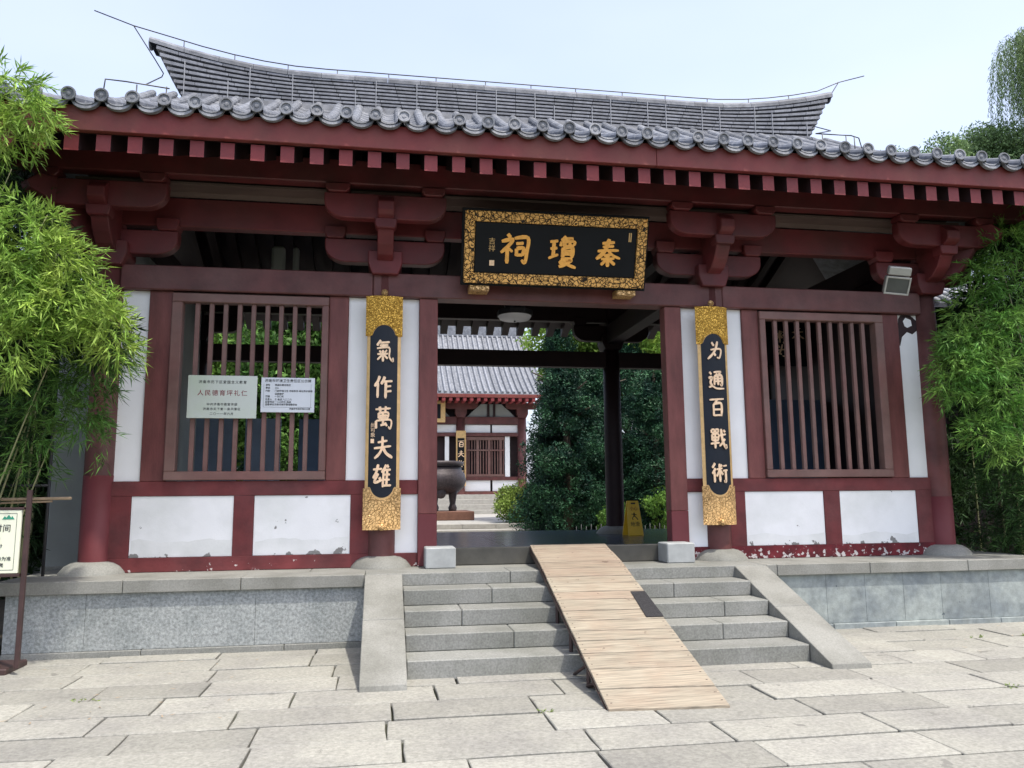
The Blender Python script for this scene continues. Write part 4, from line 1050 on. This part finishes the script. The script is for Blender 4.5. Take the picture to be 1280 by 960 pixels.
for k in range(36): mbx('rafter_end', -6.3+k*.36, -6.3+k*.36+.17, -1.70, -.5, 5.62, 5.795, REDEND)
mbx('ridge', -6.0, 6.1, 4.3, 4.7, 10.2, 11.0, TILE)
mp_ = thing('main_hall_plaque', 'gold framed plaque under the eave of main hall, mostly behind the jamb', 'plaque', (0, 31.3, 4.6))
box('frame', -1.15, 1.15, 0, .08, 0, 1.15, GOLD, mp_, .02); box('panel', -.9, .9, -.03, -.002, .2, .95, LACQUER, mp_, 0)
for x_, lab in ((2.0, 'small couplet board on the main hall column behind the incense burner'), (-2.0, 'small couplet board on the hidden left column of main hall')):
    if x_ < 0: continue
    mc = thing('hall_couplet_board', lab, 'couplet board', (x_, 31.62, 1.3))
    box('board', -.26, .26, 0, .06, 0, 2.9, GOLD, mc, .02); box('panel', -.18, .18, -.03, -.002, .3, 2.5, LACQUER, mc, .0)
    for i, key in enumerate(('bai', 'fu', 'zuo', 'wan')): link('character', glyph_me(key, .36, .12, .01), PALEGOLD, mc, loc=(0, -.032, 2.2-i*.52))
# low iron fence
ff = thing('garden_fence', 'low black iron garden fence in front of the dark conifers', 'fence', (3.0, 8.6, -.42))
for k in range(34):
    tube('picket', [(-.6+k*.12, 0, 0), (-.6+k*.12, 0, .50+.05*(k % 2))], .011, BLACKSTEEL, ff, 4)
for z in (.12, .4): tube('fence_rail', [(-.7, 0, z), (3.5, 0, z)], .012, BLACKSTEEL, ff, 4)

# =================================================================== TREES
def trunk_limbs(t, h, r, spread, m=BARK, n=7, z0=0):
    tube('trunk', [(0, 0, z0), (.04*h*random.uniform(-.3, .3), 0, h*.4), (random.uniform(-.1, .1), random.uniform(-.1, .1), h)], [r, r*.75, r*.25], m, t, 8)
    for k in range(n):
        a = 2*PI*k/n+random.random(); z = h*random.uniform(.3, .85)
        tube('limb', [(0, 0, z), (math.cos(a)*spread*.5, math.sin(a)*spread*.5, z+h*.08), (math.cos(a)*spread, math.sin(a)*spread, z+h*.12)], [r*.4, r*.25, r*.08], m, t, 5)
def conifer(x, y, h, rad, label, m=CONIFER, n_per=42, size=.043, zb=-.42, grp=None, low=.1):
    t = thing('conifer_tree', label, 'tree', (x, y, zb), 0, grp)
    trunk_limbs(t, h, .16, rad*.7)
    cl_ = []
    for k in range(int(120*rad)):
        fz = random.uniform(low, 1)**.9; a = random.uniform(0, 2*PI)
        rr_ = rad*(1-.75*fz**1.6)*random.uniform(.45, 1.0); s = random.uniform(.28, .5)*(1.15-.5*fz)
        cl_.append((math.cos(a)*rr_, math.sin(a)*rr_, h*fz, s, s, s*.85))
    link('crown', quads(leaf_cloud(cl_, n_per*20, size, .42)), m, t)
    return t
def broadleaf(x, y, h, rad, label, m=BROAD, size=.09, zb=-.42, ncl=34, name='broadleaf_tree', n_per=230, trunk=True, low=.35):
    t = thing(name, label, 'tree' if 'tree' in name else 'shrub', (x, y, zb))
    if trunk: trunk_limbs(t, h*.8, .05+.02*h, rad*.6)
    cl_ = []
    for k in range(ncl):
        d_ = Vector((random.gauss(0, 1), random.gauss(0, 1), random.gauss(0, 1))).normalized()*random.uniform(.45, 1)
        s = rad*random.uniform(.22, .38)
        cl_.append((d_.x*rad*.8, d_.y*rad*.8, h*(low+(1-low)/2)+d_.z*h*(1-low)/2*.85, s, s, s*.8))
    link('crown', quads(leaf_cloud(cl_, n_per, size, .45)), m, t)
    return t
conifer(3.15, 12.6, 5.1, 1.42, 'tall blue green conifer between the main hall and rear column', low=.03)
conifer(5.7, 12.2, 4.9, 1.55, 'dark conifer right of the rear column, above the yellow sign', low=.03)
conifer(4.5, 15.0, 5.6, 1.9, 'dark conifer standing behind the gap of the two nearer conifers', low=.03)
conifer(7.9, 14.0, 5.2, 1.9, 'dark conifer behind the right jamb of doorway', low=.03)
broadleaf(6.0, 18.5, 12.5, 3.0, 'tall bright green tree rising above the conifers right of the main hall', LEAF_BRIGHT, .09, ncl=130, n_per=200, low=.25)
conifer(6.4, 17.0, 6.5, 2.0, 'dark conifer at the back, closing the view right of the main hall', low=.02)
conifer(3.9, 16.6, 7.5, 1.1, 'slim dark conifer in front of the right end of the main hall', low=.02)
broadleaf(3.9, 10.4, 1.1, .55, 'small leafy shrub at the foot of the conifers behind the low fence', BROAD, .05, ncl=22, name='leafy_shrub', trunk=False, n_per=300, low=.05)
broadleaf(5.3, 10.6, 1.6, .7, 'leafy shrub behind the low fence, right of the rear column', BROAD, .05, ncl=26, name='leafy_shrub', trunk=False, n_per=300, low=.05)
broadleaf(2.6, 17.2, 1.75, 1.0, 'light green rounded shrub at the foot of the main hall steps', BUSH, .05, ncl=56, name='rounded_shrub', trunk=False, n_per=520, low=.05)
broadleaf(-4.3, 10.5, 7.4, 2.0, 'bright green tree seen through the middle of left window', LEAF_MID, .08, ncl=90, low=.06)
broadleaf(-7.2, 11.0, 7.8, 2.2, 'bright green tree seen through the left part of left window', BROAD, .08, ncl=90, low=.06)
broadleaf(-3.3, 13.5, 7.4, 1.5, 'green tree seen through the right part of left window', BROAD, .08, ncl=80, low=.06)
broadleaf(-5.5, 15.5, 9.0, 3.0, 'tall dark tree behind the two bright trees left of the court', CONIFER, .10, ncl=110, low=.05)
broadleaf(9.8, 12.0, 7.2, 2.6, 'dark leafy tree in the yard beyond the right window', CONIFER, .09, ncl=100, low=.03)
broadleaf(20.0, 18.0, 16.0, 2.6, 'pale green treetop above the tiles at the right edge', PALETREE, .07, ncl=110, n_per=330, low=.6)
broadleaf(24.0, 18.6, 16.9, 3.0, 'yellow green treetop below the willow at the right edge', PALETREE, .07, ncl=120, n_per=330, low=.6)
# willow
wt = thing('willow_tree', 'tall weeping willow hanging in at the top right corner', 'tree', (24.9, 17.0, -.42))
tube('trunk', [(0, 0, 0), (.2, 0, 6), (0, 0, 12), (0.2, 0, 19.0)], [.35, .28, .2, .05], BARK, wt, 8)
WV = []; wl_ = MB()
for k in range(430):
    a = random.uniform(0, 2*PI); r_ = random.uniform(.1, 1.9); top = 20.6-.30*r_*r_*random.uniform(.6, 1.2); ln_ = random.uniform(1.6, 4.6)
    bx_, by_ = math.cos(a)*r_, math.sin(a)*r_
    n_ = int(ln_*30); tt = np.linspace(0, 1, n_)[:, None]
    P = np.array([bx_, by_, top])+tt*np.array([bx_*.12, by_*.12, -ln_])+rng.normal(size=(n_, 3))*.03
    D_ = rng.normal(size=(n_, 3))*.5+np.array([0, 0, -1.1]); D_ /= np.linalg.norm(D_, axis=1)[:, None]
    S_ = np.cross(D_, rng.normal(size=(n_, 3))); S_ /= np.linalg.norm(S_, axis=1)[:, None]
    WV.append(np.stack([P, P+D_*.07+S_*.014, P+D_*.17, P+D_*.07-S_*.014], 1).reshape(-1, 3))
    if k % 14 == 0: tube('limb', [(0, 0, 15.5), (bx_*.5, by_*.5, top-.5), (bx_, by_, top-.1)], [.06, .03, .01], BARK, wt, 5)
link('crown', quads(np.concatenate(WV)), WILLOW, wt)

# =================================================================== BAMBOO
def bamboo(label, root, culms, clumps, m, per=11, length=.125, width=.0155, twig=.16, droop=.12):
    t = thing('bamboo_plant', label, 'bamboo', root)
    R0 = Vector(root)
    for (dx, dy, tx, ty, tz, r) in culms:
        b = Vector((dx, dy, 0)); e = Vector((tx, ty, tz))-R0; mid_ = b.lerp(e, .55); mid_.z = e.z*.72
        pts = []; rad_ = []
        for i in range(13):
            u = i/12; q = (1-u)**2*b+2*u*(1-u)*mid_+u*u*e; pts.append(q); rad_.append(r*(1-.75*u))
        tube('culm', pts, rad_, CULM, t, 6)
    th_ = .9 if m in (LEAF_BRIGHT, LEAF_RIGHT) else 1.0
    V = sprays([(c[0]-R0.x, c[1]-R0.y, c[2]-R0.z, *c[3:6], int(c[6]*th_)) for c in clumps], per, length, width, twig, droop)
    link('foliage', quads(V), m, t)
    return t
# left, sunlit
bamboo('yellow green bamboo spray nearest the camera, drooping over the left white strip', (-6.3, -1.4, -.66), [(0, 0, -5.2, -1.7, 3.2, .014), (.15, .1, -4.9, -1.7, 2.9, .012)],
       [(-5.04, -1.75, 2.72, .32, .28, .22, 150), (-4.76, -1.72, 2.52, .22, .25, .27, 110), (-4.66, -1.7, 2.28, .12, .18, .15, 36), (-5.25, -1.8, 2.55, .3, .3, .28, 120)], LEAF_BRIGHT)
bamboo('bright bamboo crown at the left edge, middle height', (-6.6, -1.7, -.66), [(0, 0, -5.6, -1.9, 3.9, .016), (.2, -.1, -5.3, -1.8, 3.5, .014), (-.2, .2, -6.0, -1.8, 3.2, .014)],
       [(-5.45, -1.85, 3.32, .34, .3, .30, 170), (-5.15, -1.8, 3.08, .28, .25, .22, 100), (-5.62, -1.85, 2.85, .34, .3, .34, 170), (-5.55, -1.85, 2.25, .3, .3, .38, 140), (-5.95, -1.8, 3.2, .3, .3, .5, 120)], LEAF_BRIGHT)
bamboo('bright bamboo top reaching the eave at the left edge', (-6.9, -2.0, -.66), [(0, 0, -5.9, -2.0, 5.0, .016), (.1, .2, -5.5, -1.95, 4.6, .012), (.3, .2, -5.75, -2.0, 5.15, .006)],
       [(-5.62, -2.0, 4.66, .24, .25, .15, 80), (-5.42, -1.95, 4.42, .17, .2, .15, 60), (-5.68, -1.95, 4.22, .22, .25, .16, 80), (-6.0, -2.0, 4.5, .3, .3, .35, 90)], LEAF_BRIGHT)
bamboo('mid green bamboo hanging below the bright crown in front of the left column', (-6.1, -1.2, -.66), [(0, 0, -5.3, -1.2, 2.4, .014), (.2, 0, -5.1, -1.1, 2.1, .012), (-.1, 0, -5.6, -1.2, 2.2, .012)],
       [(-5.05, -1.25, 2.12, .30, .25, .24, 120), (-4.85, -1.25, 2.28, .25, .2, .25, 70), (-5.45, -1.3, 1.85, .28, .25, .3, 110), (-5.55, -1.2, 1.45, .2, .2, .18, 50), (-5.12, -1.2, 1.62, .20, .2, .15, 70), (-4.95, -1.2, 1.72, .10, .1, .16, 20), (-4.93, -1.15, 1.35, .07, .07, .14, 9), (-5.5, -1.2, 1.15, .22, .15, .1, 22)], LEAF_MID, 10, .12, .012)
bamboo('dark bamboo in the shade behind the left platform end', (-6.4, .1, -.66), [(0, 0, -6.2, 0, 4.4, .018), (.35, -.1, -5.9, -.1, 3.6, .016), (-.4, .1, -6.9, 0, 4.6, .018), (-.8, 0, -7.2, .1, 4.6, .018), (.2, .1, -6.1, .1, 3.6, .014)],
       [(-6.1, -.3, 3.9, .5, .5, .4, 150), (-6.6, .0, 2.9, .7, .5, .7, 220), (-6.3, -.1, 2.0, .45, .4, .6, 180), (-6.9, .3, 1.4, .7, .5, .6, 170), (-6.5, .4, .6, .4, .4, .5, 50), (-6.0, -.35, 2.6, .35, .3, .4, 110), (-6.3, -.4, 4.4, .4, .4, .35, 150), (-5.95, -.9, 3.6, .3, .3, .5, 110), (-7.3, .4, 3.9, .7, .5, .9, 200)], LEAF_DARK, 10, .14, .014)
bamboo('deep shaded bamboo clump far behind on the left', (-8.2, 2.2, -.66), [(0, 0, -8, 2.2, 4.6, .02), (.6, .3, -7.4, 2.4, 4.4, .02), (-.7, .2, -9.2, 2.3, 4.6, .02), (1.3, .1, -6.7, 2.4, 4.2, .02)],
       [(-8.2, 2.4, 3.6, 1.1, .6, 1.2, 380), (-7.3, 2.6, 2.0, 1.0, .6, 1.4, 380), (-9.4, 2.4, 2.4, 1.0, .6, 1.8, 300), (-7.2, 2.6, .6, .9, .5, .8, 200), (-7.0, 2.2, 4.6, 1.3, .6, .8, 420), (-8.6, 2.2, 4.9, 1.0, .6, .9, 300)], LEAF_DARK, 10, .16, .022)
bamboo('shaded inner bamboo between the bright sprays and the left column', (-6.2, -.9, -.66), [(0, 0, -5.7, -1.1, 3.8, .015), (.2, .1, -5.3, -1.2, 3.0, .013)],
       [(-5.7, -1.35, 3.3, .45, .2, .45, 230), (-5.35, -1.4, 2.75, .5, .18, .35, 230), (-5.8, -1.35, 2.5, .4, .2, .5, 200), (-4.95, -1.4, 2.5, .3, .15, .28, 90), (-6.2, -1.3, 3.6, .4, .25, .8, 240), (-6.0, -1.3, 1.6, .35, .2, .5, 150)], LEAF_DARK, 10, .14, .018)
# right
bamboo('fresh green bamboo crown right of the column, beside the floodlight', (6.6, -.7, -.66), [(0, 0, 5.9, -.6, 4.4, .016), (.2, .1, 6.4, -.6, 4.6, .016), (-.1, .2, 5.6, -.5, 3.6, .014)],
       [(6.15, -.6, 4.05, .36, .35, .34, 170), (5.72, -.55, 3.62, .28, .3, .28, 110), (6.2, -.65, 3.35, .36, .35, .36, 170), (5.45, -.55, 3.12, .20, .25, .20, 50), (6.5, -.5, 4.5, .4, .4, .35, 120)], LEAF_RIGHT)
bamboo('fresh green bamboo drooping over the right white strip', (6.5, -1.0, -.66), [(0, 0, 5.3, -.8, 3.1, .014), (.1, .1, 5.7, -.8, 3.0, .014)],
       [(5.28, -.8, 2.72, .34, .3, .22, 150), (5.05, -.8, 2.42, .25, .25, .24, 110), (5.45, -.85, 2.38, .3, .3, .25, 120), (4.86, -.8, 2.18, .16, .15, .17, 34), (5.75, -.9, 2.75, .35, .3, .4, 170), (5.1, -.8, 2.05, .2, .2, .12, 34)], LEAF_RIGHT)
bamboo('light green bamboo clump at the right edge, lowest of the lit ones', (6.6, -1.1, -.66), [(0, 0, 5.7, -.9, 2.3, .014), (.2, 0, 5.4, -.9, 1.9, .012)],
       [(5.55, -.9, 2.0, .32, .3, .25, 150), (5.30, -.9, 1.55, .26, .25, .2, 90), (5.75, -.95, 1.6, .28, .25, .35, 120), (5.45, -.9, 1.28, .15, .18, .12, 26)], LEAF_RIGHT)
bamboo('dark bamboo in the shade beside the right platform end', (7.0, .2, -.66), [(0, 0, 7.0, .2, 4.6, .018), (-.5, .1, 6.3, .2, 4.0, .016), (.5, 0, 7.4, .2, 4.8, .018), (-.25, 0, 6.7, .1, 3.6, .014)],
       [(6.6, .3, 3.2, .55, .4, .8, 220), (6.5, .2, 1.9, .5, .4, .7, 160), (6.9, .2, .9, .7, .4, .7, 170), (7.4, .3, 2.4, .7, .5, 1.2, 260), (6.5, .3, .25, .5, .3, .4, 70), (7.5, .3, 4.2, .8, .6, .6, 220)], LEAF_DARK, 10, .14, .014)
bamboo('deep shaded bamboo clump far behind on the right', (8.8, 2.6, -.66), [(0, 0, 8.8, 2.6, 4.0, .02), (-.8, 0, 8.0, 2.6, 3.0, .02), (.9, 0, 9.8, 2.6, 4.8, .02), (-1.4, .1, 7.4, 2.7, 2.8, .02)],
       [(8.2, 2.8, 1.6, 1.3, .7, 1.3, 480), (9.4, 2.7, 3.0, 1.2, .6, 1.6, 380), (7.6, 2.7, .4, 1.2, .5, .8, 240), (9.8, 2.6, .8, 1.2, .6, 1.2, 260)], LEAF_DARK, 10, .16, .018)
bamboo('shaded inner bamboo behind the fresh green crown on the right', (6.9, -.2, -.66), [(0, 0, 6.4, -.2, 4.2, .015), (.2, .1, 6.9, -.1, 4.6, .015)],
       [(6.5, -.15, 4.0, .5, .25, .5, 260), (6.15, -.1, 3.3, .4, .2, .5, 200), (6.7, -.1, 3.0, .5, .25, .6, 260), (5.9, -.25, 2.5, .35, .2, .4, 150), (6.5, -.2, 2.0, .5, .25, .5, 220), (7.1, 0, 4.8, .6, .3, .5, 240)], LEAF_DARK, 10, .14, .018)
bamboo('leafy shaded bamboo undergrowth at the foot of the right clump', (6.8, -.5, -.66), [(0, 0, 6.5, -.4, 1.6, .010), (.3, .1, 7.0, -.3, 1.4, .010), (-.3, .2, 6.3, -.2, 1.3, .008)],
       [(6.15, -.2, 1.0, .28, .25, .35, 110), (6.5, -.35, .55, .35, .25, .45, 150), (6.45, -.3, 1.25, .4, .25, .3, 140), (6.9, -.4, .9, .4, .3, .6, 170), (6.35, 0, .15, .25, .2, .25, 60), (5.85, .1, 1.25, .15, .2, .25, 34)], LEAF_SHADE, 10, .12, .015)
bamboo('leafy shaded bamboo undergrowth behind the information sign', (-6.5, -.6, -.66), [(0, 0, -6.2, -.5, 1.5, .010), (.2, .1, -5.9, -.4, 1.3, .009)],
       [(-6.15, -.5, .9, .3, .25, .4, 110), (-6.5, -.5, .5, .35, .25, .45, 130), (-6.3, -.4, 1.35, .35, .25, .3, 120), (-6.9, -.4, 1.0, .4, .3, .6, 150)], LEAF_SHADE, 10, .12, .015)
# hedges added as dark backing, keeping bright sky out of the bamboo's gaps
for nm, x0, x1, y, lab in (('hedge', -13, -6.4, 3.7, 'dense dark hedge added to block the sky behind the left bamboo'), ('hedge', 6.6, 16, 3.9, 'dense dark hedge added to block the sky behind the right bamboo')):
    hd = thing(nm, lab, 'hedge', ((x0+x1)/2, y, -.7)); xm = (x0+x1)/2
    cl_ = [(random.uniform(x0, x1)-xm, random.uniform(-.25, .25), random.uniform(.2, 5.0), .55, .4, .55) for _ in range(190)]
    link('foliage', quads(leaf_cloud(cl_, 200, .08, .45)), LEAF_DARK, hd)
    tube('stem', [(0, 0, 0), (0, 0, 2.5)], .04, BARK, hd)
